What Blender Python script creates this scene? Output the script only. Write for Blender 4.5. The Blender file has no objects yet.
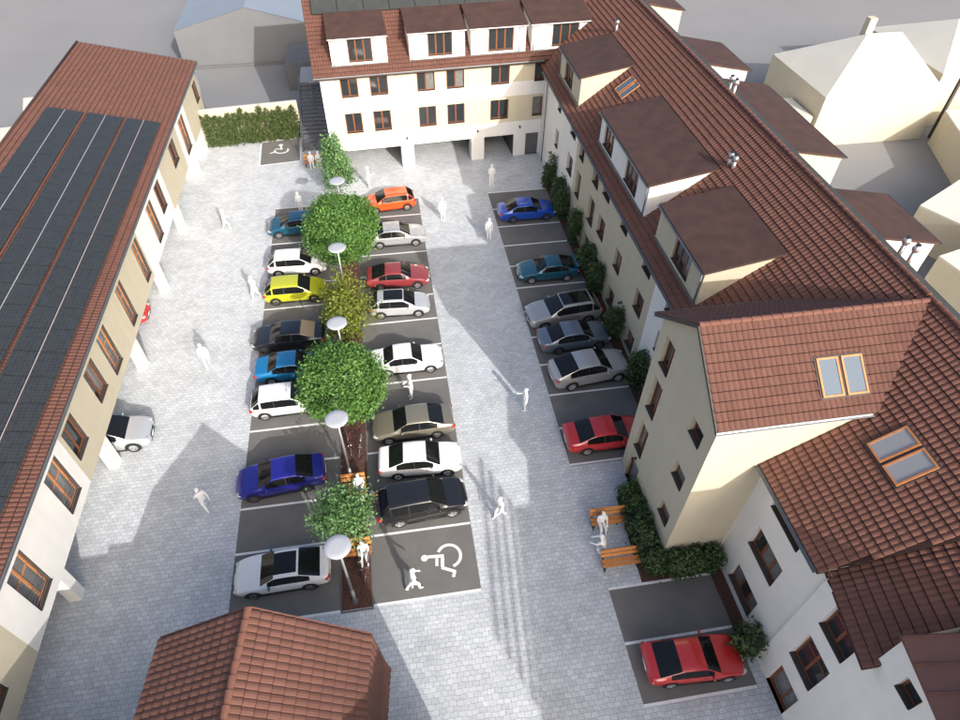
import bpy, bmesh, math, random
from mathutils import Vector, Matrix
random.seed(7)
sc = bpy.context.scene
COL = sc.collection
R = math.radians

# ------------------------------------------------------------------ camera
PITCH, YAW, ROLL = R(46.414), R(9.300), R(0.590)
fw = Vector((math.sin(YAW)*math.cos(PITCH), math.cos(YAW)*math.cos(PITCH), -math.sin(PITCH)))
rt = Vector((math.cos(YAW), -math.sin(YAW), 0)); up = rt.cross(fw)
rt2 = rt*math.cos(ROLL)+up*math.sin(ROLL); up2 = up*math.cos(ROLL)-rt*math.sin(ROLL)
camd = bpy.data.cameras.new('camera'); cam = bpy.data.objects.new('camera', camd); COL.objects.link(cam)
cam.matrix_world = Matrix(((rt2.x, up2.x, -fw.x, 0), (rt2.y, up2.y, -fw.y, 0), (rt2.z, up2.z, -fw.z, 28.85), (0, 0, 0, 1)))
camd.sensor_width = 36; camd.lens = 634.05/960*36; camd.clip_end = 2000; camd.clip_start = 0.5
sc.camera = cam

# ------------------------------------------------------------------ sky, sun, exposure
SUN = Vector((0.715, -1.806, 1.0)).normalized()          # towards the sun
world = bpy.data.worlds.new('World'); sc.world = world; world.use_nodes = True
wn = world.node_tree
sky = wn.nodes.new('ShaderNodeTexSky'); sky.sky_type = 'NISHITA'; sky.sun_disc = False
sky.sun_elevation = math.asin(SUN.z); sky.sun_rotation = math.atan2(SUN.x, SUN.y)
sky.air_density = 0.8; sky.dust_density = 5.5; sky.ozone_density = 1.0
bg = wn.nodes['Background']; bg.inputs['Strength'].default_value = 0.15
wn.links.new(sky.outputs[0], bg.inputs['Color'])
sund = bpy.data.lights.new('sun', 'SUN'); sund.energy = 2.4; sund.angle = R(0.4); sund.color = (1.0, 0.97, 0.92)
sun = bpy.data.objects.new('sun', sund); COL.objects.link(sun)
sun.rotation_euler = SUN.to_track_quat('Z', 'Y').to_euler(); sun.location = (30, -60, 60)
sc.view_settings.view_transform = 'Standard'; sc.view_settings.look = 'None'
sc.view_settings.gamma = 1.0; sc.view_settings.use_curve_mapping = False
sc.view_settings.exposure = 0.86
sc.render.engine = 'CYCLES'
sc.cycles.max_bounces = 6; sc.cycles.diffuse_bounces = 4

# ------------------------------------------------------------------ materials
MATS = {}
def mat(name, col, rough=0.8, metal=0.0, var=0.0, vscale=3.0, bump=0.0, bscale=20.0, coat=0.0, spec=0.5, tint=0.0, dirt=0.0):
    if name in MATS: return MATS[name]
    m = bpy.data.materials.new(name); m.use_nodes = True; nt = m.node_tree; N = nt.nodes; L = nt.links
    b = N['Principled BSDF']
    b.inputs['Base Color'].default_value = (*col, 1); b.inputs['Roughness'].default_value = rough
    b.inputs['Metallic'].default_value = metal; b.inputs['Specular IOR Level'].default_value = spec
    if coat: b.inputs['Coat Weight'].default_value = coat; b.inputs['Coat Roughness'].default_value = 0.06
    last = None
    if var or bump or tint or dirt:
        g = N.new('ShaderNodeNewGeometry')
        if var:
            n = N.new('ShaderNodeTexNoise'); n.inputs['Scale'].default_value = vscale; n.inputs['Detail'].default_value = 6
            L.new(g.outputs['Position'], n.inputs['Vector'])
            mr = N.new('ShaderNodeMapRange'); mr.inputs['From Min'].default_value = 0.25; mr.inputs['From Max'].default_value = 0.75
            mr.inputs['To Min'].default_value = 1-var; mr.inputs['To Max'].default_value = 1+var
            L.new(n.outputs['Fac'], mr.inputs['Value'])
            last = mr.outputs['Result']
        if tint:
            a = N.new('ShaderNodeAttribute'); a.attribute_name = 'tint'
            mr = N.new('ShaderNodeMapRange'); mr.inputs['To Min'].default_value = 1-tint; mr.inputs['To Max'].default_value = 1+tint
            L.new(a.outputs['Fac'], mr.inputs['Value'])
            if last is None: last = mr.outputs['Result']
            else:
                q = N.new('ShaderNodeMath'); q.operation = 'MULTIPLY'; L.new(last, q.inputs[0]); L.new(mr.outputs['Result'], q.inputs[1]); last = q.outputs[0]
        if dirt:
            mp = N.new('ShaderNodeMapping'); mp.inputs['Scale'].default_value = (1.6, 1.6, 0.12); L.new(g.outputs['Position'], mp.inputs['Vector'])
            n = N.new('ShaderNodeTexNoise'); n.inputs['Scale'].default_value = 1.3; n.inputs['Detail'].default_value = 7; L.new(mp.outputs[0], n.inputs['Vector'])
            mr = N.new('ShaderNodeMapRange'); mr.inputs['From Min'].default_value = 0.35; mr.inputs['From Max'].default_value = 0.75
            mr.inputs['To Min'].default_value = 1.0; mr.inputs['To Max'].default_value = 1-dirt
            L.new(n.outputs['Fac'], mr.inputs['Value'])
            if last is None: last = mr.outputs['Result']
            else:
                q = N.new('ShaderNodeMath'); q.operation = 'MULTIPLY'; L.new(last, q.inputs[0]); L.new(mr.outputs['Result'], q.inputs[1]); last = q.outputs[0]
        if last is not None:
            mx = N.new('ShaderNodeVectorMath'); mx.operation = 'SCALE'; mx.inputs[0].default_value = col
            L.new(last, mx.inputs['Scale']); L.new(mx.outputs[0], b.inputs['Base Color'])
        if bump:
            n2 = N.new('ShaderNodeTexNoise'); n2.inputs['Scale'].default_value = bscale; n2.inputs['Detail'].default_value = 5
            L.new(g.outputs['Position'], n2.inputs['Vector'])
            bp = N.new('ShaderNodeBump'); bp.inputs['Strength'].default_value = bump; bp.inputs['Distance'].default_value = 0.02
            L.new(n2.outputs['Fac'], bp.inputs['Height']); L.new(bp.outputs[0], b.inputs['Normal'])
    MATS[name] = m
    return m

def paving_mat():
    m = bpy.data.materials.new('cobble_paving'); m.use_nodes = True; nt = m.node_tree; N = nt.nodes; L = nt.links
    b = N['Principled BSDF']; b.inputs['Roughness'].default_value = 0.85
    g = N.new('ShaderNodeNewGeometry')
    # wobble so that the joints are not ruler-straight
    nz = N.new('ShaderNodeTexNoise'); nz.inputs['Scale'].default_value = 2.2; nz.inputs['Detail'].default_value = 2
    L.new(g.outputs['Position'], nz.inputs['Vector'])
    sb = N.new('ShaderNodeVectorMath'); sb.operation = 'SUBTRACT'; sb.inputs[1].default_value = (.5, .5, .5); L.new(nz.outputs['Color'], sb.inputs[0])
    scl = N.new('ShaderNodeVectorMath'); scl.operation = 'SCALE'; scl.inputs['Scale'].default_value = 0.16; L.new(sb.outputs[0], scl.inputs[0])
    ad = N.new('ShaderNodeVectorMath'); ad.operation = 'ADD'; L.new(g.outputs['Position'], ad.inputs[0]); L.new(scl.outputs[0], ad.inputs[1])
    br = N.new('ShaderNodeTexBrick'); br.offset = 0.5
    br.inputs['Scale'].default_value = 1.0; br.inputs['Brick Width'].default_value = 0.30; br.inputs['Row Height'].default_value = 0.215
    br.inputs['Mortar Size'].default_value = 0.009; br.inputs['Mortar Smooth'].default_value = 0.4; br.inputs['Bias'].default_value = 0.1
    br.inputs['Color1'].default_value = (0.465, 0.495, 0.52, 1); br.inputs['Color2'].default_value = (0.58, 0.605, 0.625, 1); br.inputs['Mortar'].default_value = (0.25, 0.26, 0.275, 1)
    L.new(ad.outputs[0], br.inputs['Vector'])
    n1 = N.new('ShaderNodeTexNoise'); n1.inputs['Scale'].default_value = 0.55; n1.inputs['Detail'].default_value = 8; n1.inputs['Roughness'].default_value = 0.65
    L.new(g.outputs['Position'], n1.inputs['Vector'])
    mr = N.new('ShaderNodeMapRange'); mr.inputs['From Min'].default_value = .3; mr.inputs['From Max'].default_value = .7; mr.inputs['To Min'].default_value = .86; mr.inputs['To Max'].default_value = 1.12
    L.new(n1.outputs['Fac'], mr.inputs['Value'])
    n2 = N.new('ShaderNodeTexNoise'); n2.inputs['Scale'].default_value = 9; n2.inputs['Detail'].default_value = 4; L.new(g.outputs['Position'], n2.inputs['Vector'])
    mr2 = N.new('ShaderNodeMapRange'); mr2.inputs['From Min'].default_value = .3; mr2.inputs['From Max'].default_value = .7; mr2.inputs['To Min'].default_value = .91; mr2.inputs['To Max'].default_value = 1.09
    L.new(n2.outputs['Fac'], mr2.inputs['Value'])
    mu = N.new('ShaderNodeMath'); mu.operation = 'MULTIPLY'; L.new(mr.outputs[0], mu.inputs[0]); L.new(mr2.outputs[0], mu.inputs[1])
    vs = N.new('ShaderNodeVectorMath'); vs.operation = 'SCALE'; L.new(br.outputs['Color'], vs.inputs[0]); L.new(mu.outputs[0], vs.inputs['Scale'])
    L.new(vs.outputs[0], b.inputs['Base Color'])
    hh = N.new('ShaderNodeMath'); hh.operation = 'MULTIPLY_ADD'; hh.inputs[1].default_value = -1; L.new(br.outputs['Fac'], hh.inputs[0]); L.new(n2.outputs['Fac'], hh.inputs[2])
    bp = N.new('ShaderNodeBump'); bp.inputs['Strength'].default_value = 0.55; bp.inputs['Distance'].default_value = 0.012
    L.new(hh.outputs[0], bp.inputs['Height']); L.new(bp.outputs[0], b.inputs['Normal'])
    return m

def leaf_mat(name, c1, c2, trans=0.35):
    m = bpy.data.materials.new(name); m.use_nodes = True; nt = m.node_tree; N = nt.nodes; L = nt.links
    out = N['Material Output']; N.remove(N['Principled BSDF'])
    a = N.new('ShaderNodeAttribute'); a.attribute_name = 'tint'
    mx = N.new('ShaderNodeMix'); mx.data_type = 'RGBA'; mx.inputs['A'].default_value = (*c1, 1); mx.inputs['B'].default_value = (*c2, 1)
    L.new(a.outputs['Fac'], mx.inputs['Factor'])
    d = N.new('ShaderNodeBsdfPrincipled'); d.inputs['Roughness'].default_value = 0.55; L.new(mx.outputs['Result'], d.inputs['Base Color'])
    t = N.new('ShaderNodeBsdfTranslucent'); L.new(mx.outputs['Result'], t.inputs['Color'])
    ms = N.new('ShaderNodeMixShader'); ms.inputs[0].default_value = trans
    L.new(d.outputs[0], ms.inputs[1]); L.new(t.outputs[0], ms.inputs[2]); L.new(ms.outputs[0], out.inputs['Surface'])
    MATS[name] = m
    return m

WHITE = mat('white_render', (0.80, 0.78, 0.735), .9, var=.03, vscale=1.2, bump=.15, bscale=60, dirt=.05)
BEIGE = mat('beige_render', (0.54, 0.485, 0.36), .9, var=.03, vscale=1.2, bump=.15, bscale=60, dirt=.06)
YELLOW = mat('pale_yellow_render', (0.60, 0.535, 0.385), .9, var=.03, vscale=1.2, bump=.15, bscale=60, dirt=.05)
CREAM = mat('cream_render', (0.55, 0.495, 0.37), .9, var=.04, vscale=.7, bump=.15, bscale=40, dirt=.05)
CREAMROOF = mat('cream_roof', (0.62, 0.60, 0.52), .9, var=.05, vscale=.5)
GREYW = mat('grey_render', (0.15, 0.155, 0.165), .9, var=.05, vscale=.6)
DGREY = mat('dark_grey_render', (0.13, 0.13, 0.135), .85, var=.1, vscale=1.5)
BLUEROOF = mat('blue_grey_roof', (0.23, 0.27, 0.32), .6, var=.05, vscale=.6)
DARKIN = mat('passage_shade', (0.09, 0.088, 0.083), .9, var=.08, vscale=1)  # shade inside the passages put into the wall and soffit colour
TILE = mat('red_clay_tile', (0.122, 0.053, 0.038), .85, var=.07, vscale=1.6, tint=.09, bump=.2, bscale=45)
TILE2 = mat('brown_clay_tile', (0.165, 0.071, 0.049), .85, var=.07, vscale=1.6, tint=.09, bump=.2, bscale=45)
RIDGE = mat('ridge_clay', (0.150, 0.064, 0.045), .85, var=.15, vscale=3, bump=.2, bscale=30)
METALROOF = mat('brown_sheet_roof', (0.058, 0.029, 0.022), .75, var=.28, vscale=1.3, bump=.15, bscale=5)
SEAMROOF = mat('brown_seam_roof', (0.135, 0.060, 0.045), .55, var=.08, vscale=1.4, bump=.08, bscale=6)
GUTTER = mat('zinc_gutter', (0.20, 0.21, 0.22), .45, metal=.6, var=.1, vscale=2)
ZINC = mat('light_zinc', (0.55, 0.56, 0.57), .4, metal=.5)
STEEL = mat('stainless_steel', (0.55, 0.55, 0.55), .38, metal=.9)
WOODF = mat('brown_window_wood', (0.20, 0.065, 0.024), .55, var=.15, vscale=8)
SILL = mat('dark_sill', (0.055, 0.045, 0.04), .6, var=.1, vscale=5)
GLASS = mat('window_glass', (0.028, 0.033, 0.036), .05, spec=.6)
GLASS2 = mat('curtained_glass', (0.17, 0.17, 0.165), .06, spec=.6, var=.25, vscale=3.5)
SKYGL = mat('skylight_glass', (0.12, 0.155, 0.19), .08, spec=.6)
PINE = mat('orange_pine', (0.52, 0.21, 0.075), .55, var=.15, vscale=6)
BENCHW = mat('bench_wood', (0.56, 0.23, 0.06), .55, var=.22, vscale=9, bump=.2, bscale=50)
BLACKM = mat('black_iron', (0.025, 0.025, 0.027), .5, var=.2, vscale=9)
ASPH = mat('asphalt', (0.155, 0.150, 0.142), .9, var=.12, vscale=.9, bump=.3, bscale=120)
PAINT = mat('white_road_paint', (0.78, 0.78, 0.77), .7, var=.1, vscale=7, dirt=.1)
BARK = mat('bark_mulch', (0.085, 0.038, 0.027), .95, var=.55, vscale=14, bump=1.0, bscale=28)
DKERB = mat('dark_kerb', (0.12, 0.115, 0.11), .85, var=.15, vscale=4)
KERB = mat('concrete_kerb', (0.33, 0.33, 0.33), .85, var=.12, vscale=4)
TERR = mat('plain_ground', (0.225, 0.225, 0.225), .9, var=.06, vscale=.12)
PAVE = paving_mat()
def solar_mat():
    m = bpy.data.materials.new('solar_cells'); m.use_nodes = True; N = m.node_tree.nodes; L = m.node_tree.links; b = N['Principled BSDF']
    b.inputs['Roughness'].default_value = .5; b.inputs['Specular IOR Level'].default_value = .3
    g = N.new('ShaderNodeNewGeometry'); br = N.new('ShaderNodeTexBrick'); br.offset = 0.0; br.inputs['Scale'].default_value = 1; br.inputs['Brick Width'].default_value = .178; br.inputs['Row Height'].default_value = .178; br.inputs['Mortar Size'].default_value = .008
    br.inputs['Color1'].default_value = (.024, .028, .032, 1); br.inputs['Color2'].default_value = (.033, .038, .043, 1); br.inputs['Mortar'].default_value = (.055, .060, .064, 1)
    L.new(g.outputs['Position'], br.inputs['Vector']); L.new(br.outputs['Color'], b.inputs['Base Color']); return m
SOLAR = solar_mat()
UNDER = mat('roof_underlay', (0.045, 0.020, 0.015), .9)
SOLARF = mat('solar_frame', (0.62, 0.64, 0.66), .4, metal=.4)
COLLECT = mat('collector_glass', (0.045, 0.05, 0.048), .3, var=.12, vscale=2)
PERSON = mat('white_figure', (0.86, 0.86, 0.85), .8)
POLE = mat('lamp_pole', (0.36, 0.37, 0.38), .4, metal=.5)
DISC = mat('lamp_disc', (0.44, 0.46, 0.49), .5, metal=.15)
DECK = mat('weathered_deck', (0.15, 0.15, 0.155), .8, var=.25, vscale=4)
TRUNK = mat('tree_bark', (0.15, 0.105, 0.07), .9, var=.3, vscale=8, bump=.6, bscale=30)
DOORM = mat('grey_door', (0.11, 0.11, 0.11), .5, var=.05, vscale=3)
DOORB = mat('brown_door', (0.085, 0.045, 0.028), .5, var=.15, vscale=6)
RUBBER = mat('tyre_rubber', (0.02, 0.02, 0.021), .8, var=.15, vscale=20)
ALLOY = mat('alloy_rim', (0.58, 0.59, 0.60), .3, metal=.8)
ALLOYD = mat('dark_alloy_rim', (0.16, 0.16, 0.17), .35, metal=.7)
CARGLASS = mat('car_glass', (0.010, 0.011, 0.012), .06, spec=.4)
CARBLACK = mat('car_black_trim', (0.014, 0.014, 0.015), .5)
TAILR = mat('tail_light_red', (0.40, 0.015, 0.012), .15, coat=1)
HEADL = mat('headlight_lens', (0.55, 0.56, 0.58), .08, metal=.3, coat=1)
PLATE = mat('number_plate', (0.75, 0.75, 0.72), .5)
TAN = mat('tan_leather', (0.36, 0.26, 0.15), .4, coat=.6)
LEAF_R = leaf_mat('round_tree_leaf', (0.046, 0.125, 0.024), (0.17, 0.34, 0.072), .35)
LEAF_L = leaf_mat('light_tree_leaf', (0.060, 0.15, 0.045), (0.19, 0.34, 0.12), .25)
LEAF_Y = leaf_mat('yellow_tree_leaf', (0.10, 0.14, 0.014), (0.28, 0.32, 0.045))
LEAF_D = leaf_mat('dark_shrub_leaf', (0.026, 0.058, 0.020), (0.095, 0.155, 0.05), .25)
LEAF_H = leaf_mat('hedge_conifer_leaf', (0.035, 0.062, 0.014), (0.095, 0.135, 0.034), .2)

# ------------------------------------------------------------------ helpers
ORG = {}
def tag(o, label=None, cat=None, group=None, kind=None):
    if label: o['label'] = label
    if cat: o['category'] = cat
    if group: o['group'] = group
    if kind: o['kind'] = kind
    return o
def thing(name, loc, label, cat, group=None, rz=0.0):
    o = bpy.data.objects.new(name, None); o.empty_display_size = .3
    COL.objects.link(o); o.location = loc; o.rotation_euler = (0, 0, rz)
    ORG[o.name] = Vector(loc); return tag(o, label, cat, group)

class MB:
    def __init__(s): s.v = []; s.f = []; s.m = []; s.t = None
    def face(s, pts, mi=0):
        b = len(s.v); s.v.extend([tuple(p) for p in pts]); s.f.append(tuple(range(b, b+len(pts)))); s.m.append(mi)
    def hexa(s, c, mi=0):                       # eight corners: bottom ring then top ring
        b = len(s.v); s.v.extend([tuple(p) for p in c])
        for q in ((3, 2, 1, 0), (4, 5, 6, 7), (0, 1, 5, 4), (1, 2, 6, 5), (2, 3, 7, 6), (3, 0, 4, 7)):
            s.f.append(tuple(b+i for i in q)); s.m.append(mi)
    def box(s, x0, x1, y0, y1, z0, z1, mi=0, T=None):
        c = [Vector(p) for p in ((x0, y0, z0), (x1, y0, z0), (x1, y1, z0), (x0, y1, z0), (x0, y0, z1), (x1, y0, z1), (x1, y1, z1), (x0, y1, z1))]
        if T: c = [T(p) for p in c]
        s.hexa(c, mi)
    def cyl(s, p, q, r0, r1=None, n=10, mi=0, caps=True):
        p = Vector(p); q = Vector(q); r1 = r0 if r1 is None else r1
        d = (q-p).normalized(); a = d.orthogonal().normalized(); c = d.cross(a); b = len(s.v)
        for P, r in ((p, r0), (q, r1)):
            for i in range(n):
                t = 2*math.pi*i/n; s.v.append(tuple(P+a*(r*math.cos(t))+c*(r*math.sin(t))))
        for i in range(n):
            j = (i+1) % n; s.f.append((b+i, b+j, b+n+j, b+n+i)); s.m.append(mi)
        if caps:
            s.f.append(tuple(b+i for i in range(n))[::-1]); s.m.append(mi); s.f.append(tuple(b+n+i for i in range(n))); s.m.append(mi)
    def tube(s, pts, r, n=8, mi=0):
        for a, b in zip(pts[:-1], pts[1:]): s.cyl(a, b, r, r, n, mi)
    def lathe(s, prof, n=20, mi=0, axis='z', c=(0, 0, 0)):
        b = len(s.v); c = Vector(c)
        for (r, h) in prof:
            for i in range(n):
                t = 2*math.pi*i/n
                p = Vector((r*math.cos(t), r*math.sin(t), h)) if axis == 'z' else Vector((r*math.cos(t), h, r*math.sin(t)))
                s.v.append(tuple(c+p))
        for k in range(len(prof)-1):
            for i in range(n):
                j = (i+1) % n; s.f.append((b+k*n+i, b+k*n+j, b+(k+1)*n+j, b+(k+1)*n+i)); s.m.append(mi)
    def mesh(s, name, mats, smooth=False, off=(0, 0, 0)):
        me = bpy.data.meshes.new(name); o = Vector(off)
        me.from_pydata([(x-o.x, y-o.y, z-o.z) for x, y, z in s.v], [], s.f)
        for m in (mats if isinstance(mats, (list, tuple)) else [mats]): me.materials.append(m)
        if any(s.m): me.polygons.foreach_set('material_index', s.m)
        if smooth: me.polygons.foreach_set('use_smooth', [True]*len(s.f))
        if s.t is not None:
            at = me.attributes.new('tint', 'FLOAT', 'FACE'); at.data.foreach_set('value', s.t)
        me.update(); return me
    def build(s, name, mats, parent=None, smooth=False):
        off = ORG[parent.name] if parent else Vector((0, 0, 0))
        o = bpy.data.objects.new(name, s.mesh(name, mats, smooth, off)); COL.objects.link(o)
        if parent: o.parent = parent
        ORG[o.name] = off.copy(); return o
def link(name, me, parent=None, loc=(0, 0, 0), rot=(0, 0, 0), scale=(1, 1, 1)):
    """a shared mesh as an object; loc is in world coordinates"""
    o = bpy.data.objects.new(name, me); COL.objects.link(o)
    off = ORG[parent.name] if parent else Vector((0, 0, 0))
    if parent: o.parent = parent
    o.location = Vector(loc)-off; o.rotation_euler = rot; o.scale = scale
    ORG[o.name] = off; return o
def copy_tree(o, parent=None):
    c = o.copy(); COL.objects.link(c); c.parent = parent
    for ch in list(o.children): copy_tree(ch, c)
    return c

class Frame:
    """a wall plane: s along it, z up, n out of it"""
    def __init__(f, O, S, N): f.O = Vector(O); f.S = Vector(S).normalized(); f.N = Vector(N).normalized()
    def P(f, s, z, n=0): return f.O+f.S*s+f.N*n+Vector((0, 0, z))
    def T(f): return lambda p: f.P(p.x, p.z, p.y)       # box given as (s, n, z)

def wall(mb, F, s0, s1, z0, z1, holes=(), cuts=(), zcuts=(), mfn=None, depth=.22, n=0.0, reveal=None):
    S = sorted({s0, s1, *[c for c in cuts if s0 < c < s1], *[v for h in holes for v in h[:2] if s0 < v < s1]})
    Z = sorted({z0, z1, *[c for c in zcuts if z0 < c < z1], *[v for h in holes for v in h[2:4] if z0 < v < z1]})
    for a, b in zip(S[:-1], S[1:]):
        for c, d in zip(Z[:-1], Z[1:]):
            ms, mz = (a+b)/2, (c+d)/2
            if any(h[0] < ms < h[1] and h[2] < mz < h[3] for h in holes): continue
            mb.face((F.P(a, c, n), F.P(b, c, n), F.P(b, d, n), F.P(a, d, n)), mfn(ms, mz) if mfn else 0)
    for h in holes:
        a, b, c, d = h[:4]; D = n-depth
        mi = reveal if reveal is not None else (mfn((a+b)/2, d+.02) if mfn else 0)
        for q in (((a, c), (a, d)), ((b, d), (b, c)), ((a, d), (b, d)), ((b, c), (a, c))):
            (p0, p1) = q
            mb.face((F.P(*p0, n), F.P(*p1, n), F.P(*p1, D), F.P(*p0, D)), mi)

def window(parent, F, s0, s1, z0, z1, n=0.0, depth=.22, lights=2, transom=False, glass=None, rail=False, fr=.075, wood=WOODF, sill=True):
    m = MB(); D = n-depth; T = F.T()
    m.box(s0, s1, D, D+.06, z0, z0+fr, T=T); m.box(s0, s1, D, D+.06, z1-fr, z1, T=T)
    m.box(s0, s0+fr, D, D+.058, z0+fr, z1-fr, T=T); m.box(s1-fr, s1, D, D+.058, z0+fr, z1-fr, T=T)
    w = (s1-s0)/lights
    for i in range(1, lights):
        m.box(s0+w*i-fr*.75, s0+w*i+fr*.75, D, D+.055, z0+fr, z1-fr, T=T)
    if transom:
        zt = z0+(z1-z0)*.62
        m.box(s0+fr, s1-fr, D, D+.05, zt-.035, zt+.035, T=T)
    o = m.build('window', wood, parent)
    for i in range(lights):
        g = glass or (GLASS2 if random.random() < .12 else GLASS)
        p = MB(); p.face((F.P(s0+w*i+.02, z0+.02, D+.02), F.P(s0+w*(i+1)-.02, z0+.02, D+.02), F.P(s0+w*(i+1)-.02, z1-.02, D+.02), F.P(s0+w*i+.02, z1-.02, D+.02)))
        p.build('pane', g, o)
    if sill:
        p = MB(); p.box(s0+.003, s1-.003, D+.062, n+.05, z0-.004, z0+.03, T=T); p.build('sill', SILL, o)
    if rail:
        p = MB()
        for zz in (z0+.15, z0+.35, z0+.55, z0+.75, z0+.95): p.cyl(F.P(s0+.01, zz, n-.04), F.P(s1-.01, zz, n-.04), .016, n=6)
        p.cyl(F.P(s0+.04, z0+.06, n-.04), F.P(s0+.04, z0+.97, n-.04), .015, n=6); p.cyl(F.P(s1-.04, z0+.06, n-.04), F.P(s1-.04, z0+.97, n-.04), .015, n=6)
        p.build('railing', GUTTER, o)
    return o

def tile_sheet(name, parent, P0, U, SV, W, L, mats, tw=.22, tl=.36, keep=None):
    """overlapping corrugated tiles: P0 eave corner, U along the eave, SV up the slope"""
    P0 = Vector(P0); U = Vector(U).normalized(); SV = Vector(SV).normalized(); Nn = U.cross(SV)
    if Nn.z < 0: Nn = -Nn
    m = MB(); m.t = []
    nt = max(1, round(W/tw)); nc = max(1, round(L/tl)); tw = W/nt; tl = L/nc
    prof = ((0, 0.0), (.18, .024), (.5, .036), (.82, .022), (1.0, 0.0))
    rnd = random.Random(len(name)+int(P0.x*10))
    for c in range(nc):
        lo = c*tl; hi = (c+1)*tl-.03
        for k in range(nt):
            if keep:
                q = P0+U*((k+.5)*tw)+SV*((c+.5)*tl)
                if not keep(q): continue
            b = len(m.v); t = rnd.random(); lift = rnd.uniform(-.004, .005)
            for (f, h) in prof:
                m.v.append(tuple(P0+U*((k+f)*tw)+SV*lo+Nn*(h+.046+lift)))
            for (f, h) in prof:
                m.v.append(tuple(P0+U*((k+f)*tw)+SV*hi+Nn*(h+.004)))
            m.v.append(tuple(P0+U*(k*tw)+SV*lo)); m.v.append(tuple(P0+U*((k+1)*tw)+SV*lo))
            for i in range(4):
                m.f.append((b+i, b+i+1, b+6+i, b+5+i)); m.m.append(0); m.t.append(t)
            m.f.append((b+10, b+11, b+4, b+3, b+2, b+1, b)); m.m.append(0); m.t.append(t)
    o = m.build(name, mats, parent); tag(o, kind='stuff'); return o

_rt = MB()
for i in range(7):
    pass
def ridge_mesh(r=.13, L=.42):
    m = MB(); n = 8
    for (x, k) in ((0, 1.0), (L, .80)):
        for i in range(n+1):
            t = math.pi*i/n; m.v.append((x, r*k*math.cos(t), r*k*math.sin(t)*.85))
    for i in range(n): m.f.append((i, i+1, n+2+i, n+1+i)); m.m.append(0)
    m.f.append(tuple(range(n+1))); m.m.append(0)
    return m.mesh('ridge_tile', RIDGE)
RT = ridge_mesh()
def ridge(parent, A, B, step=.40):
    A = Vector(A); B = Vector(B); d = B-A; n = max(1, round(d.length/step)); e = d.to_track_quat('X', 'Z').to_euler()
    for i in range(n):
        link('ridge_tile', RT, parent, A+d*(i/n), e, (d.length/n/.40, 1, 1))
def gutter(parent, A, B, r=.075, matl=None):
    m = MB(); A = Vector(A); B = Vector(B); d = (B-A).normalized(); sd = d.cross(Vector((0, 0, 1))); n = 6
    for P in (A, B):
        for rr in (r, r-.012):
            for i in range(n+1):
                t = math.pi+math.pi*i/n; m.v.append(tuple(P+sd*(rr*math.cos(t))+Vector((0, 0, rr*math.sin(t)))))
    k = n+1
    for i in range(n):
        m.f.append((i, i+1, 2*k+i+1, 2*k+i)); m.m.append(0); m.f.append((k+i, 3*k+i, 3*k+i+1, k+i+1)); m.m.append(0)
    m.f.append((0, k, 3*k, 2*k)); m.m.append(0); m.f.append((n, 2*k+n, 3*k+n, k+n)); m.m.append(0)
    return m.build('gutter', matl or GUTTER, parent)
def pipe(parent, pts, r=.045, name='downpipe', matl=None):
    m = MB(); m.tube([Vector(p) for p in pts], r, 8); return m.build(name, matl or GUTTER, parent, True)
def slab(mb, pts, th, mi=0):
    """a flat polygon given by its top corners, thickened downwards"""
    n = len(pts); b = len(mb.v)
    mb.v.extend([tuple(p) for p in pts]); mb.v.extend([(p[0], p[1], p[2]-th) for p in pts])
    mb.f.append(tuple(range(b, b+n))); mb.m.append(mi); mb.f.append(tuple(range(b+n, b+2*n))[::-1]); mb.m.append(mi)
    for i in range(n):
        j = (i+1) % n; mb.f.append((b+i, b+n+i, b+n+j, b+j)); mb.m.append(mi)
def sheet(name, pts, z, matl, kind='structure', parent=None):
    m = MB(); m.face([(x, y, z) for x, y in pts]); o = m.build(name, matl, parent)
    if kind: tag(o, kind=kind)
    return o
def rect(x0, x1, y0, y1): return ((x0, y0), (x1, y0), (x1, y1), (x0, y1))
def wall_lamp(parent, F, s, z, n=0):
    m = MB(); T = F.T(); m.box(s-.05, s+.05, n, n+.06, z-.08, z+.08, T=T); m.box(s-.035, s+.035, n+.06, n+.22, z+.02, z+.07, T=T)
    m.cyl(F.P(s, z-.06, n+.2), F.P(s, z+.08, n+.2), .07, .05, 8); m.build('wall_lamp', BLACKM, parent)

# ------------------------------------------------------------------ ground
sheet('ground', rect(-700, 700, -300, 900), -0.04, TERR)
sheet('courtyard_paving', ((-24, -14), (13.9, -14), (13.9, 50.5), (18, 52.2), (18, 60), (-7.5, 58.6), (-16.0, 57.75), (-24, 57.0)), 0.0, PAVE)
sheet('planting_bed', rect(13.05, 13.74, 18.6, 47.5), 0.006, BARK)
sheet('planting_bed', rect(13.12, 13.74, 7.7, 12.4), 0.006, BARK)
sheet('planting_bed', ((9.75, 11.65), (13.1, 11.65), (13.1, 12.44), (10.82, 12.44), (10.82, 16.3), (9.95, 16.3)), 0.007, BARK)
sheet('parking_asphalt', rect(-9.30, -4.26, 12.46, 46.25), 0.004, ASPH)
sheet('parking_asphalt', rect(-2.78, 2.22, 12.46, 46.25), 0.004, ASPH)
sheet('parking_asphalt', rect(8.06, 13.05, 18.5, 46.15), 0.004, ASPH)
sheet('parking_asphalt', rect(8.10, 13.12, 6.5, 11.62), 0.004, ASPH)
sheet('parking_asphalt', ((-11.16, 53.34), (-7.59, 53.71), (-7.80, 58.0), (-11.33, 57.6)), 0.004, ASPH)
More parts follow.
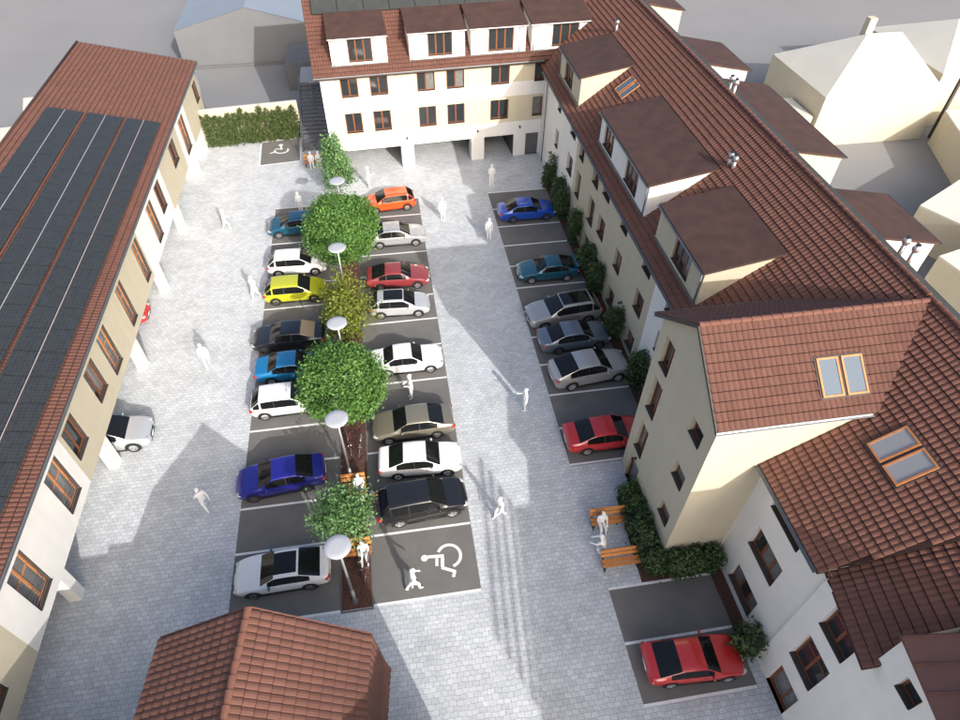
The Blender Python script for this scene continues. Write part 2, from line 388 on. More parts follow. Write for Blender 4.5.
# raised mulch strip of the island with a flush kerb
m = MB(); rnd = random.Random(3)
nx, ny = 8, 170
for j in range(ny+1):
    for i in range(nx+1):
        x = -4.20+1.36*i/nx; y = 12.42+33.9*j/ny
        edge = i in (0, nx) or j in (0, ny)
        m.v.append((x, y, .02 if edge else .05+rnd.uniform(-.02, .03)))
for j in range(ny):
    for i in range(nx):
        a = j*(nx+1)+i; m.f.append((a, a+1, a+nx+2, a+nx+1)); m.m.append(0)
tag(m.build('planting_bed', BARK), kind='structure')
m = MB()
for x in (-4.26, -2.84): m.box(x, x+.06, 12.36, 46.3, -.02, .05)
m.box(-4.26, -2.78, 12.30, 12.36, -.02, .05); m.box(-4.26, -2.78, 46.3, 46.36, -.02, .05)
tag(m.build('island_kerb', DKERB), kind='structure')
# painted lines
LINES = []
for y in (12.42, 15.96, 18.45, 20.97, 23.47, 25.97, 28.45, 31.38, 33.87, 36.37, 38.87, 41.33, 43.8, 46.23):
    LINES.append((-9.30, -4.30, y))
for y in (12.46, 15.96, 18.45, 20.97, 23.47, 25.97, 28.49, 28.92, 31.38, 33.87, 36.37, 38.87, 41.33, 43.8, 46.23):
    LINES.append((-2.76, 2.20, y))
for k in range(12): LINES.append((8.06, 13.03, 46.1-2.5*k))
for y in (11.58, 9.07, 6.55): LINES.append((8.10, 13.10, y))
for x0, x1, y in LINES:
    m = MB(); m.box(x0, x1, y-.06, y+.06, .003, .009); tag(m.build('parking_line', PAINT), kind='structure')
def stroke(mb, pts, w, z=.009, closed=False):
    P = [Vector((p[0], p[1], 0)) for p in pts]; L, Rr = [], []
    for i, p in enumerate(P):
        a = P[max(0, i-1)]; b = P[min(len(P)-1, i+1)]; t = (b-a).normalized(); nn = Vector((-t.y, t.x, 0))*w/2
        L.append(p+nn); Rr.append(p-nn)
    for i in range(len(P)-1):
        mb.face([(q.x, q.y, z) for q in (L[i], Rr[i], Rr[i+1], L[i+1])])
def disc(mb, c, r, z=.009, n=18): mb.face([(c[0]+r*math.cos(2*math.pi*i/n), c[1]+r*math.sin(2*math.pi*i/n), z) for i in range(n)])
m = MB()
disc(m, (-.26, 14.41), .17); stroke(m, [(-.11, 14.45), (.68, 14.40)], .16)
stroke(m, [(.33, 14.33), (.29, 13.92)], .15, .0095); stroke(m, [(.60, 14.32), (.55, 13.84)], .17, .0095)
stroke(m, [(.50, 13.82), (1.12, 13.52)], .16, .010); stroke(m, [(1.12, 13.58), (1.0, 13.26)], .15, .0105)
stroke(m, [(.93+.56*math.cos(R(a)), 14.36+.57*math.sin(R(a))) for a in range(152, -84, -12)], .15, .010)
tag(m.build('wheelchair_symbol', PAINT), 'large white wheelchair symbol painted on the nearest wide asphalt bay', 'road marking')
m = MB()
for a, b in (((-11.16, 53.34), (-7.59, 53.71)), ((-7.59, 53.71), (-7.80, 58.0)), ((-7.80, 58.0), (-11.33, 57.6)), ((-11.33, 57.6), (-11.16, 53.34))): stroke(m, [a, b], .14)
tag(m.build('parking_line', PAINT), kind='structure')
m = MB()
disc(m, (-9.52, 56.85), .2); stroke(m, [(-9.5, 56.7), (-9.42, 56.05)], .18, .0095); stroke(m, [(-9.95, 56.2), (-9.3, 56.05)], .15, .010)
stroke(m, [(-9.4+.6*math.cos(R(a)), 55.85+.52*math.sin(R(a))) for a in range(30, -200, -12)], .16, .0095)
stroke(m, [(-9.85, 55.65), (-10.4, 55.42)], .16, .010)
tag(m.build('wheelchair_symbol', PAINT), 'small white wheelchair symbol on the single bay before the conifer hedge', 'road marking')

# ------------------------------------------------------------------ left building with arcade
LB = thing('arcade_building', (-20, 32, 0), 'long white and beige building with arcade and solar panels on red roof', 'building')
F = Frame((-16, 0, 0), (0, 1, 0), (1, 0, 0))
LW = [(13.1, 14.5, 2.75, 5.42, 1), (17.6, 19.05, 2.75, 5.42, 1), (20.1, 21.5, 3.45, 5.42, 0), (23.8, 25.15, 3.3, 5.42, 0), (26.3, 27.65, 2.75, 5.42, 1), (30.35, 31.45, 2.65, 5.4, 1),
      (34.5, 35.65, 2.65, 5.4, 1), (38.75, 40.05, 2.65, 5.38, 1), (41.35, 42.7, 3.3, 5.35, 0), (46.95, 48.65, 3.7, 5.4, 0), (51.05, 52.8, 2.6, 5.36, 1), (58.65, 60.0, 3.7, 5.3, 0), (8.6, 10.0, 3.3, 5.42, 0)]
LW = [(a, min(b, 59.6) if b > 59 else b, c, d, r) for a, b, c, d, r in LW]
LW[11] = (58.1, 59.5, 3.7, 5.3, 0)
WR = ((11.7, 19.8), (35.9, 43.7), (50.0, 53.9))
mf = lambda s, z: 0 if any(a < s < b for a, b in WR) else 1
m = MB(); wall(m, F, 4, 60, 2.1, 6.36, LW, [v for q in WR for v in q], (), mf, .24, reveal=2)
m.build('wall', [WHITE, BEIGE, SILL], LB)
m = MB(); m.face(((-16, 4, 2.1), (-16, 60, 2.1), (-20.5, 60, 2.1), (-20.5, 4, 2.1))); m.build('soffit', WHITE, LB)
m = MB(); m.face(((-20.5, 4, 0), (-20.5, 60, 0), (-20.5, 60, 2.1), (-20.5, 4, 2.1))); m.build('arcade_wall', BEIGE, LB)
m = MB(); m.box(-24.3, -16.003, 4, 4.2, 2.1, 6.3); m.box(-24.3, -16.003, 59.8, 60, 0, 6.3); m.box(-24.4, -24.2, 4, 60, 0, 8.35); m.build('end_wall', BEIGE, LB)
for y in (7.39, 14.74, 22.09, 29.44, 36.77, 44.14):
    m = MB(); m.box(-16.55, -16.003, y, y+.55, 0, 2.098); m.build('column', WHITE, LB)
m = MB(); m.box(-18, -16.003, 52.3, 53.0, 0, 2.098); m.build('column', WHITE, LB)
m = MB(); m.box(-18, -16.003, 55.4, 59.79, 0, 2.098); m.build('column', WHITE, LB)
m = MB(); m.box(-17.3, -17.2, 53.0, 55.4, 0, 2.0); m.build('door', DOORM, LB)
for a, b, c, d, r in LW: window(LB, F, a, b, c, d, depth=.24, lights=2, transom=bool(r), glass=GLASS2 if r else None, rail=bool(r), wood=PINE if r else WOODF)
SL = .23
lr = lambda x: 6.52+SL*(-15.55-x)
m = MB(); m.face(((-15.55, 3.8, 6.50), (-15.55, 60.2, 6.50), (-24.5, 60.2, lr(-24.5)-.02), (-24.5, 3.8, lr(-24.5)-.02)))
m.face(((-15.55, 3.8, 6.38), (-15.55, 60.2, 6.38), (-16.1, 60.2, 6.36), (-16.1, 3.8, 6.36))); m.build('roof_deck', UNDER, LB)
tile_sheet('roof', LB, (-15.55, 3.8, 6.52), (0, 1, 0), (-1, 0, SL), 56.4, 9.18, TILE)
m = MB(); m.cyl((-24.48, 3.8, lr(-24.5)+.03), (-24.48, 60.2, lr(-24.5)+.03), .10, n=8); m.build('ridge_cap', RIDGE, LB, True)
gutter(LB, (-15.47, 3.8, 6.50), (-15.47, 60.2, 6.50))
m = MB(); m.hexa([(-15.5, 60.2, 6.36), (-24.5, 60.2, 8.36), (-24.5, 60.26, 8.36), (-15.5, 60.26, 6.36), (-15.5, 60.2, 6.58), (-24.5, 60.2, 8.64), (-24.5, 60.26, 8.64), (-15.5, 60.26, 6.58)]); m.build('verge_trim', GUTTER, LB)
pipe(LB, ((-15.45, 59.9, 6.42), (-15.9, 59.9, 6.1), (-15.9, 59.9, 0)))
m = MB(); m.box(-.545, .545, -.775, .775, 0, .045); PAN = m.mesh('solar_panel', SOLAR)
th = math.atan(SL); dn = Vector((math.sin(th), 0, math.cos(th)))
for c0, c1 in ((-23.42, -21.12), (-20.89, -18.62), (-18.41, -16.26)):
    mid = (c0+c1)/2
    for cx in (mid-.575, mid+.575):
        for k in range(27):
            link('solar_panel', PAN, LB, Vector((cx, 47.25-1.6*k, lr(cx)))+dn*.16, (0, th, 0), ((c1-c0)/2.22, 1, 1))
    m = MB(); p = Vector((mid, 48.0, lr(mid)))+dn*.19; m.box(p.x-.013, p.x+.013, 4.9, 48.0, p.z, p.z+.03); m.build('panel_rail', SOLARF, LB)

# ------------------------------------------------------------------ back building with passages and dormers
BB = thing('passage_building', (5, 54, 0), 'yellow and white building with drive-through passages and four white dormers', 'building')
cS, cN = Vector((.9978, .0658, 0)), Vector((.0658, -.9978, 0))
F = Frame((1.36, 51.26, 0), cS, cN); X2S = lambda x: (x-1.36)/.9978
BW = []
for x0, x1 in ((-3.0, -1.65), (-.7, .72), (3.05, 4.5), (5.45, 6.92), (9.15, 10.72), (12.85, 14.5)):
    BW.append((X2S(x0), X2S(x1), 6.58, 8.03)); BW.append((X2S(x0), X2S(x1), 3.6, 5.26))
def bf(s, z): return 1 if s > X2S(-3.5) and (3.25 < z < 5.5 or z > 6.68) else 0
m = MB(); wall(m, F, X2S(-4.5), X2S(20), 2.05, 8.2, BW, (X2S(-3.5),), (3.25, 5.5, 6.68), bf, .2); m.build('wall', [WHITE, YELLOW], BB)
for a in BW: window(BB, F, *a, depth=.2)
T = F.T()
def seg(name, x0, x1, n0, n1, z0, z1, ma):
    m = MB(); m.box(X2S(x0), X2S(x1), n0, n1, z0, z1, T=T); return m.build(name, ma, BB)
seg('column', -4.5, -3.7, -.6, -.003, 0, 2.048, WHITE); seg('column', 1.36, 2.43, -1.0, -.003, 0, 2.048, WHITE); seg('column', 7.5, 8.64, -1.0, -.003, 0, 2.048, WHITE)
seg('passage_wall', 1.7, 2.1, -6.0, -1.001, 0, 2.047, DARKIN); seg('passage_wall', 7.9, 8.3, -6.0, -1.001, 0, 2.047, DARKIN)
m = MB(); sd = (X2S(12.41), X2S(13.58), 0, 2.03); sw = (X2S(14.25), X2S(14.6), 1.45, 2.0)
wall(m, F, X2S(11.3), X2S(20), 0, 2.05, [sd, sw], (), (), None, .12, -.003); m.build('wall', WHITE, BB)
m = MB(); m.box(sd[0], sd[1], -.16, -.1, 0, 2.0, T=T); dr = m.build('door', DOORM, BB)
m = MB(); m.cyl(F.P(sd[1]-.12, 1.0, -.1), F.P(sd[1]-.12, 1.0, -.03), .02); m.build('handle', STEEL, dr)
window(BB, F, *sw, depth=.12, lights=1)
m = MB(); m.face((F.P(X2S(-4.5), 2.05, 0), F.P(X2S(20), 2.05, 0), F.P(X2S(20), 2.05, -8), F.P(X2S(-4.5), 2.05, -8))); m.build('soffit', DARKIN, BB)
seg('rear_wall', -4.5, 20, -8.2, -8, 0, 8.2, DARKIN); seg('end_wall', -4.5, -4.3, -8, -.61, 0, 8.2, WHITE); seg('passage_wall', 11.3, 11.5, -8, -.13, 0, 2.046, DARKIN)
for x in (-.2, 5.5, 9.95): pass
for x in (1.9, 8.05, 12.1-.3): wall_lamp(BB, F, X2S(x), 2.75)
# roof
bs = .757; E0 = F.P(X2S(-4.95), 8.40, .42); E1 = F.P(X2S(20.2), 8.40, .42)
SVb = (-cN+Vector((0, 0, bs)))
wingz = lambda x: 7.87+.757*(x-13.3)
tile_sheet('roof', BB, E0, cS, SVb, (E1-E0).length, 9.2, TILE, keep=lambda q: q.z > wingz(q.x)-.3)
m = MB(); k = SVb.normalized()*9.3
d0 = Vector((0, 0, -.03)); XD = F.P(X2S(13.4), 8.40, .42)
m.face((E0+d0, XD+d0, XD+k+d0, E0+k+d0)); m.face((XD+d0+cS*0, E1+d0-cS*6.2+k*.1, E1+k+d0, XD+k+d0))
m.face((E0-Vector((0, 0, .2)), E1-Vector((0, 0, .2)), E1-Vector((0, 0, .2))-cN*.5, E0-Vector((0, 0, .2))-cN*.5))
m.face((E0-Vector((0, 0, .2)), XD-Vector((0, 0, .2)), XD+d0, E0+d0)); m.build('roof_deck', UNDER, BB)
gutter(BB, E0+cN*.08, F.P(X2S(13.5), 8.40, .50), .09)
def dormer(parent, F, s0, s1, zb, zt, depth, zr, wins, wm, pipe_s=None, gm=None, over=.12):
    m = MB(); wall(m, F, s0, s1, zb-.35, zt, wins, (), (), None, .16)
    for s in (s0, s1): m.face((F.P(s, zb-.35, 0), F.P(s, zt, 0), F.P(s, zr, -depth), F.P(s, zb-.35, -.35)))
    d = m.build('dormer', wm, parent)
    m = MB(); slab(m, [F.P(s0-over, zt+.09, .16), F.P(s1+over, zt+.09, .16), F.P(s1+over, zr+.12, -depth-.15), F.P(s0-over, zr+.12, -depth-.15)], .12); m.build('dormer_roof', METALROOF, d)
    gutter(d, F.P(s0-over, zt+.04, .23), F.P(s1+over, zt+.04, .23), .065, gm)
    if pipe_s is not None: pipe(d, (F.P(pipe_s, zt-.02, .2), F.P(pipe_s, zt-.15, .05), F.P(pipe_s, zb, .05)), .04, matl=gm)
    m = MB(); m.box(s0-.05, s1+.05, -.02, .06, zb-.1, zb+.14, T=F.T()); m.build('flashing', GUTTER, d)
    for w in wins: window(parent, F, *w[:4], depth=.16, lights=w[4] if len(w) > 4 else 2)
FD = Frame(F.P(0, 0, -.25), cS, cN)
for x0, x1, w0, w1, ps in ((-3.36, .92, -2.05, -.2, -3.2), (2.65, 7.05, 4.1, 6.05, 2.8), (7.53, 12.0, 8.95, 11.0, 11.5), (12.5, 17.4, 14.2, 16.4, 12.65)):
    dormer(BB, FD, X2S(x0), X2S(x1), 8.85, 10.93, 3.8, 11.75, [(X2S(w0), X2S(w1), 9.17, 10.86, 3)], WHITE, X2S(ps), ZINC)
# solar collectors above the dormers
m = MB(); m.box(-.99, .99, -.02, 2.2, 0, .09)
for i in range(9): m.box(-.95+.235*i, -.92+.235*i, 0, 2.18, .0905, .105)
COLM = m.mesh('solar_collector', COLLECT)
rotc = (math.atan(bs), 0, math.atan2(cS.y, cS.x))
for i in range(10):
    q = E0+cS*(1.65+2.02*i)+SVb.normalized()*5.05+Vector((0, 0, .2)); link('solar_collector', COLM, BB, q, rotc)
pipe(BB, [E0+cS*(.8)+SVb.normalized()*6.6+Vector((0, 0, .5)), E0+cS*21+SVb.normalized()*6.6+Vector((0, 0, .5))], .03, 'collector_pipe', ZINC)

# ------------------------------------------------------------------ right wing
RW = thing('long_wing', (20, 38, 0), 'long right-hand wing with brown tiled roof, dormers and shrubs along its wall', 'building')
F = Frame((13.75, 0, 0), (0, 1, 0), (-1, 0, 0))
c1 = ((46.3, 47.2), (41.9, 43.3), (33.5, 34.9), (29.9, 31.1), (25.8, 27.05), (22.2, 23.4)); c2 = ((39.5, 40.6), (35.9, 37.2))
WW = []
for a, b in c1: WW += [(a, b, 6.38, 7.5), (a, b, 3.4, 4.85), (a, b, .45, 1.78)]
for a, b in c2: WW += [(a, b, 5.9, 7.5), (a, b, 2.9, 4.85), (a, b, .3, 1.78)]
mf = lambda s, z: 1 if 25.0 < s < 41.3 else 0
m = MB(); wall(m, F, 18.2, 54, 0, 7.8, WW, (25.0, 41.3), (), mf, .26); m.build('wall', [WHITE, BEIGE], RW)
for w in WW: window(RW, F, *w, depth=.26, lights=2)
m = MB(); m.box(26.2, 26.4, 15.6, 62, 0, 7.8); m.box(13.76, 26.2, 61.8, 62, 0, 12.5); m.build('rear_wall', WHITE, RW)
slope = Vector((1, 0, .757)); LS = 6.75*slope.length
def towz(y): return 12.93-.715*abs(y-15.5)
kp = lambda q: not (q.x < 17.6 and abs(q.y-15.5) < 3.1 and q.z < towz(q.y)-.25)
m = MB(); m.face(((13.3, 18.6, 7.83), (13.3, 62, 7.83), (20.05, 62, 12.94), (20.05, 18.6, 12.94))); m.face(((17.2, 15.5, 10.78), (17.2, 18.6, 10.78), (20.05, 18.6, 12.94), (20.05, 15.5, 12.94)))
m.face(((26.8, 15.5, 7.83), (26.8, 62, 7.83), (20.05, 62, 12.94), (20.05, 15.5, 12.94)))
m.face(((13.3, 18.3, 7.70), (13.3, 62, 7.70), (13.8, 62, 7.70), (13.8, 18.3, 7.70))); m.face(((13.3, 18.3, 7.70), (13.3, 62, 7.70), (13.3, 62, 7.84), (13.3, 18.3, 7.84))); m.build('roof_deck', UNDER, RW)
def covered(q):                                     # under a dormer
    return any(a+.1 < q.y < b-.1 and 14.3 < q.x < 17.5 for a, b in ((42.95, 48.65), (28.8, 37.7), (21.2, 26.85)))
tile_sheet('roof', RW, (13.3, 15.5, 7.87), (0, 1, 0), slope, 46.5, LS, TILE2, keep=lambda q: kp(q) and not covered(q))
tile_sheet('roof', RW, (26.8, 15.5, 7.87), (0, 1, 0), (-1, 0, .757), 46.5, LS, TILE2, tw=.44, tl=.72)
ridge(RW, (20.05, 15.7, 13.03), (20.05, 62, 13.03), .42)
gutter(RW, (13.2, 18.7, 7.84), (13.2, 50.9, 7.84), .085)
pipe(RW, ((13.22, 50.6, 7.7), (13.66, 50.6, 7.4), (13.66, 50.6, 0)))
m = MB(); m.box(20.42, 20.92, 6.7, 61.5, 12.2, 12.70); m.build('ridge_walkway', mat('dark_zinc', (.05, .055, .055), .7, var=.15, vscale=2), RW)
FD = Frame((14.0, 0, 0), (0, 1, 0), (-1, 0, 0))
dormer(RW, FD, 42.95, 48.65, 8.42, 10.46, 3.8, 11.2, [(45.0, 47.2, 8.75, 10.15, 3)], BEIGE, 48.5)
dormer(RW, FD, 28.8, 37.7, 8.42, 10.46, 3.8, 11.2, [(35.05, 36.95, 8.72, 10.25, 3), (30.45, 32.6, 8.72, 10.25, 3)], WHITE, 28.95)
dormer(RW, FD, 21.2, 26.85, 8.42, 10.46, 3.8, 11.2, [(22.6, 24.6, 8.8, 10.3, 3)], BEIGE, 21.35)
FR = Frame((26.1, 0, 0), (0, 1, 0), (1, 0, 0))
for a, b, ma in ((42.6, 47.6, WHITE), (30.2, 39.9, CREAM), (21.8, 26.0, WHITE), (55.2, 61, CREAM)):
    dormer(RW, FR, a, b, 8.42, 10.46, 3.8, 11.2, [(a+1.5, a+3, 8.8, 10.2)], ma)
for y in (38.6, 28.55, 47.85, 24.2): wall_lamp(RW, F, y, 2.32)
def skylight(parent, p00, p10, p11, p01, wood=PINE, gl=SKYGL):
    p = [Vector(q) for q in (p00, p10, p11, p01)]; nn = (p[1]-p[0]).cross(p[3]-p[0]).normalized()
    if nn.z < 0: nn = -nn
    u = (p[1]-p[0]).normalized(); v = (p[3]-p[0]).normalized()
    lu = (p[1]-p[0]).length; lv = (p[3]-p[0]).length
    def bx(m, a0, a1, b0, b1, h0, h1):
        m.hexa([p[0]+u*a+v*b+nn*h0 for a, b in ((a0, b0), (a1, b0), (a1, b1), (a0, b1))]+[p[0]+u*a+v*b+nn*h1 for a, b in ((a0, b0), (a1, b0), (a1, b1), (a0, b1))])
    m = MB(); w = .075
    bx(m, 0, lu, 0, w, 0, .13); bx(m, 0, lu, lv-w, lv, 0, .13); bx(m, 0, w, w, lv-w, 0, .128); bx(m, lu-w, lu, w, lv-w, 0, .128)
    o = m.build('skylight', wood, parent)
    m = MB(); bx(m, w, lu-w, w, lv-w, .02, .10); m.build('pane', gl, o)
    m = MB(); e = .07
    bx(m, -e, lu+e, -e, 0-.002, 0, .075); bx(m, -e, lu+e, lv+.002, lv+e, 0, .075); bx(m, -e, -.002, 0, lv, 0, .074); bx(m, lu+.002, lu+e, 0, lv, 0, .074); m.build('flashing', SILL, o)
wp = lambda x, y: (x, y, wingz(x))
skylight(RW, wp(16.12, 40.2), wp(16.12, 40.92), wp(17.27, 40.92), wp(17.27, 40.2)); skylight(RW, wp(16.12, 41.06), wp(16.12, 41.8), wp(17.27, 41.8), wp(17.27, 41.06))
def flue(parent, x, y, z, h):
    m = MB(); m.cyl((x, y, z-.3), (x, y, z+h), .10, n=14); o = m.build('flue', STEEL, parent, True)
    m = MB(); m.lathe([(0, h+.30), (.10, h+.27), (.17, h+.16), (.17, h+.04), (.12, h-.05), (.10, h-.05)], 14, c=(x, y, z)); m.build('flue_cap', STEEL, o, True)
    m = MB(); m.cyl((x, y, z+h+.29), (x, y, z+h+.33), .11, n=12); m.build('flue_lid', BLACKM, o)
flue(RW, 18.1, 28.62, wingz(18.1), .45); flue(RW, 18.15, 28.20, wingz(18.15), .45)
flue(RW, 20.55, 34.9, 12.5, .75); flue(RW, 20.6, 34.4, 12.5, .75)
flue(RW, 21.45, 19.15, 12.0, .85); flue(RW, 21.65, 18.7, 11.9, .85); flue(RW, 18.0, 48.4, wingz(18.0), .6)

# ------------------------------------------------------------------ gabled cross building
TW = thing('gabled_tower', (14, 15.5, 0), 'tall beige gabled house with small windows jutting into the yard', 'building')
F = Frame((10.83, 0, 0), (0, 1, 0), (-1, 0, 0)); TY0, TY1 = 12.45, 18.25
H = [(16.7, 17.65, 8.72, 10.4), (16.68, 17.62, 5.75, 7.92), (16.65, 17.6, 2.75, 4.8), (16.45, 17.6, 0, 2.0), (13.08, 14.05, 8.48, 9.38), (13.06, 14.05, 5.47, 6.46), (13.0, 14.0, 2.52, 3.48)]
m = MB(); wall(m, F, TY0, TY1, 0, 10.62, H, (), (), None, .26)
zr = 12.93-.03; yr = 15.5
m.face((F.P(TY0, 10.62), F.P(TY1, 10.62), F.P(TY1, towz(TY1)-.05), F.P(yr, zr-.03), F.P(TY0, towz(TY0)-.05)))
m.face(((10.83, TY0, 0), (18, TY0, 0), (18, TY0, 10.7), (10.83, TY0, 10.7)), 1); m.face(((10.83, TY1, 0), (18, TY1, 0), (18, TY1, 10.7), (10.83, TY1, 10.7)), 1)
m.build('wall', [BEIGE, CREAM], TW)
for i, h in enumerate(H):
    if i == 3: continue
    window(TW, F, *h, depth=.26, lights=2 if i < 3 else 1, glass=None)
m = MB(); m.box(H[3][0]+.08, H[3][1]-.08, -.3, -.22, .02, 1.92, T=F.T()); dr = m.build('door', GLASS2, TW)
m = MB(); T = F.T(); m.box(H[3][0], H[3][0]+.079, -.3, -.15, 0, 2, T=T); m.box(H[3][1]-.079, H[3][1], -.3, -.15, 0, 2, T=T); m.box(H[3][0]+.08, H[3][1]-.08, -.3, -.15, 1.925, 2, T=T); m.build('door_frame', WOODF, dr)
wall_lamp(TW, F, 17.0, 2.3)
kt = lambda q: q.z > wingz(q.x)-.02
SR = (Vector((0, 3.2, 2.288))).length
tile_sheet('roof', TW, (10.68, 12.30, towz(12.30)), (1, 0, 0), (0, 3.2, 2.288), 9.3, SR, TILE, keep=kt)
tile_sheet('roof', TW, (10.68, 18.70, towz(18.70)), (1, 0, 0), (0, -3.2, 2.288), 9.3, SR, TILE, keep=kt)
m = MB(); dz = -.03
m.face(((10.7, 12.3, towz(12.3)+dz), (16.9, 12.3, towz(12.3)+dz), (19.95, 15.5, 12.93+dz), (10.7, 15.5, 12.93+dz))); m.face(((10.7, 18.7, towz(18.7)+dz), (16.9, 18.7, towz(18.7)+dz), (19.95, 15.5, 12.93+dz), (10.7, 15.5, 12.93+dz)))
m.build('roof_deck', UNDER, TW)
m = MB()
for y0 in (12.28, 18.72):
    a = Vector((10.62, y0, towz(y0)-.14)); b = Vector((10.62, 15.5, 12.79)); e = Vector((.06, 0, 0)); hh = Vector((0, 0, .16))
    m.hexa([a, b, b+e, a+e, a+hh, b+hh, b+e+hh, a+e+hh])
m.build('verge_trim', SILL, TW)
ridge(TW, (10.65, 15.5, 12.97), (19.95, 15.5, 12.97), .40)
gutter(TW, (10.65, 12.22, towz(12.3)-.02), (16.75, 12.22, towz(12.3)-.02), .07, ZINC); gutter(TW, (10.65, 18.78, towz(18.7)-.02), (16.5, 18.78, towz(18.7)-.02), .07)
tp = lambda x, y: (x, y, towz(y)+.02)
skylight(TW, tp(14.85, 12.9), tp(15.7, 12.9), tp(15.7, 14.1), tp(14.85, 14.1)); skylight(TW, tp(15.83, 12.9), tp(16.67, 12.9), tp(16.67, 14.1), tp(15.83, 14.1))

# ------------------------------------------------------------------ white house at the lower right
NH = thing('white_house', (18, 9, 0), 'white house with wide wooden windows beside the gabled tower', 'building')
F = Frame((13.75, 0, 0), (0, 1, 0), (-1, 0, 0)); F2 = Frame((13.60, 0, 0), (0, 1, 0), (-1, 0, 0))
H1 = [(9.27, 11.3, 6.5, 7.5), (9.25, 11.28, 3.55, 4.97), (9.22, 11.22, .5, 1.88)]
H2 = [(5.45, 6.87, 5.9, 7.45), (5.42, 6.86, 2.95, 4.93), (5.4, 6.8, 0, 1.87), (3.4, 4.1, 8.1, 8.9), (1.6, 3.0, 5.9, 7.4), (1.6, 3.0, 2.95, 4.93)]
m = MB(); wall(m, F, 7.7, 12.44, 0, 7.8, H1, (), (), None, .26); wall(m, F2, -1.6, 7.7, 0, 7.6, H2[:3]+H2[4:], (), (), None, .26); wall(m, F2, -1.6, 4.9, 7.6, 9.75, [H2[3]], (), (), None, .26)
m.face(((13.6, 7.7, 0), (13.75, 7.7, 0), (13.75, 7.7, 7.7), (13.6, 7.7, 7.7))); m.face(((13.6, 4.9, 7), (20, 4.9, 7), (20, 4.9, 10.4), (13.6, 4.9, 9.75))); m.face(((13.6, -1.6, 0), (20, -1.6, 0), (20, -1.6, 10.4), (13.6, -1.6, 9.75)))
m.build('wall', WHITE, NH)
for h in H1: window(NH, F, *h, depth=.26, lights=3, transom=False)
for i, h in enumerate(H2):
    if i == 2: continue
    window(NH, F2, *h, depth=.26, lights=2 if i != 3 else 1, transom=i in (0, 1))
h = H2[2]; m = MB(); T = F2.T(); m.box(h[0]+.1, h[1]-.1, -.3, -.24, .1, 1.77, T=T); dr = m.build('door', GLASS2, NH)
m = MB(); m.box(h[0], h[0]+.098, -.3, -.16, 0, h[3], T=T); m.box(h[1]-.098, h[1], -.3, -.16, 0, h[3], T=T); m.box(h[0]+.1, h[1]-.1, -.3, -.16, 1.772, h[3], T=T); m.box(h[0]+.1, h[1]-.1, -.3, -.16, 0, .098, T=T); m.box(h[0]+.5, h[0]+.57, -.238, -.2, .1, 1.77, T=T); m.build('door_frame', WOODF, dr)
m = MB(); m.face(((13.3, 7.9, 7.83), (13.3, 12.44, 7.83), (20.05, 15.5, 12.94), (20.05, 6.6, 12.94))); m.face(((13.3, 7.9, 7.70), (13.3, 12.44, 7.70), (13.8, 12.44, 7.70), (13.8, 7.9, 7.70))); m.face(((13.3, 7.9, 7.70), (13.3, 12.44, 7.70), (13.3, 12.44, 7.84), (13.3, 7.9, 7.84))); m.build('roof_deck', UNDER, NH)
tile_sheet('roof', NH, (13.3, 6.5, 7.87), (0, 1, 0), slope, 9.0, LS, TILE2, keep=lambda q: q.y > 7.95-.17*(q.x-13.3) and kp(q) and (q.y < 12.5 or q.x > 16.6))
ridge(NH, (20.05, 6.6, 13.03), (20.05, 15.6, 13.03), .42)
gutter(NH, (13.2, 7.95, 7.84), (13.2, 12.44, 7.84), .085)
SKYG2 = mat('pale_skylight_glass', (0.30, 0.305, 0.315), .1, spec=.6)
skylight(NH, wp(16.19, 10.5), wp(16.19, 11.34), wp(17.34, 11.34), wp(17.34, 10.5), PINE, SKYG2); skylight(NH, wp(16.19, 9.53), wp(16.19, 10.37), wp(17.34, 10.37), wp(17.34, 9.53), PINE, SKYG2)
U2 = Vector((.165, .986, .0)).normalized(); SV2 = Vector((.986, -.165, .745))
P0 = Vector((13.18, 4.78, 7.66))
tile_sheet('roof', NH, P0, U2, SV2, 3.22, 8.4, TILE2)
m = MB(); a = P0+Vector((0, 0, -.03)); k = SV2.normalized()*8.4; m.face((a, a+U2*3.22, a+U2*3.22+k, a+k)); b = a-Vector((0, 0, .12)); m.face((b, b+U2*3.22, b+U2*3.22+Vector((.5, 0, 0)), b+Vector((.5, 0, 0)))); m.face((a, a+U2*3.22, b+U2*3.22, b))
e = Vector((0, 0, -.12)); m.face((a, a+k, a+k+e, a+e)); m.build('roof_deck', UNDER, NH)
SV3 = Vector((.986, -.165, .16)); A0 = Vector((13.46, 4.98, 9.86))
m = MB(); k = SV3*7; slab(m, [A0, A0+k, A0+k-U2*7, A0-U2*7], .12); sr = m.build('sheet_roof', SEAMROOF, NH)
for i in range(10):
    q = A0-U2*(.05+.76*i); m = MB(); w_ = U2*.03; t_ = Vector((0, 0, .045)); m.hexa([q, q+k, q+k-w_, q-w_, q+t_, q+k+t_, q+k-w_+t_, q-w_+t_]); m.build('seam', SEAMROOF, sr)

m = MB(); m.hexa([Vector(p) for p in ((14.1, -1.55, 9.7), (20, -1.55, 9.7), (20, 1.25, 9.7), (14.55, 1.25, 9.7), (14.1, -1.55, 12.6), (20, -1.55, 12.6), (20, 1.25, 12.6), (14.55, 1.25, 12.6))]); m.build('shadow_block', WHITE, NH)  # out-of-frame block added to shift the shadow edge across the yard
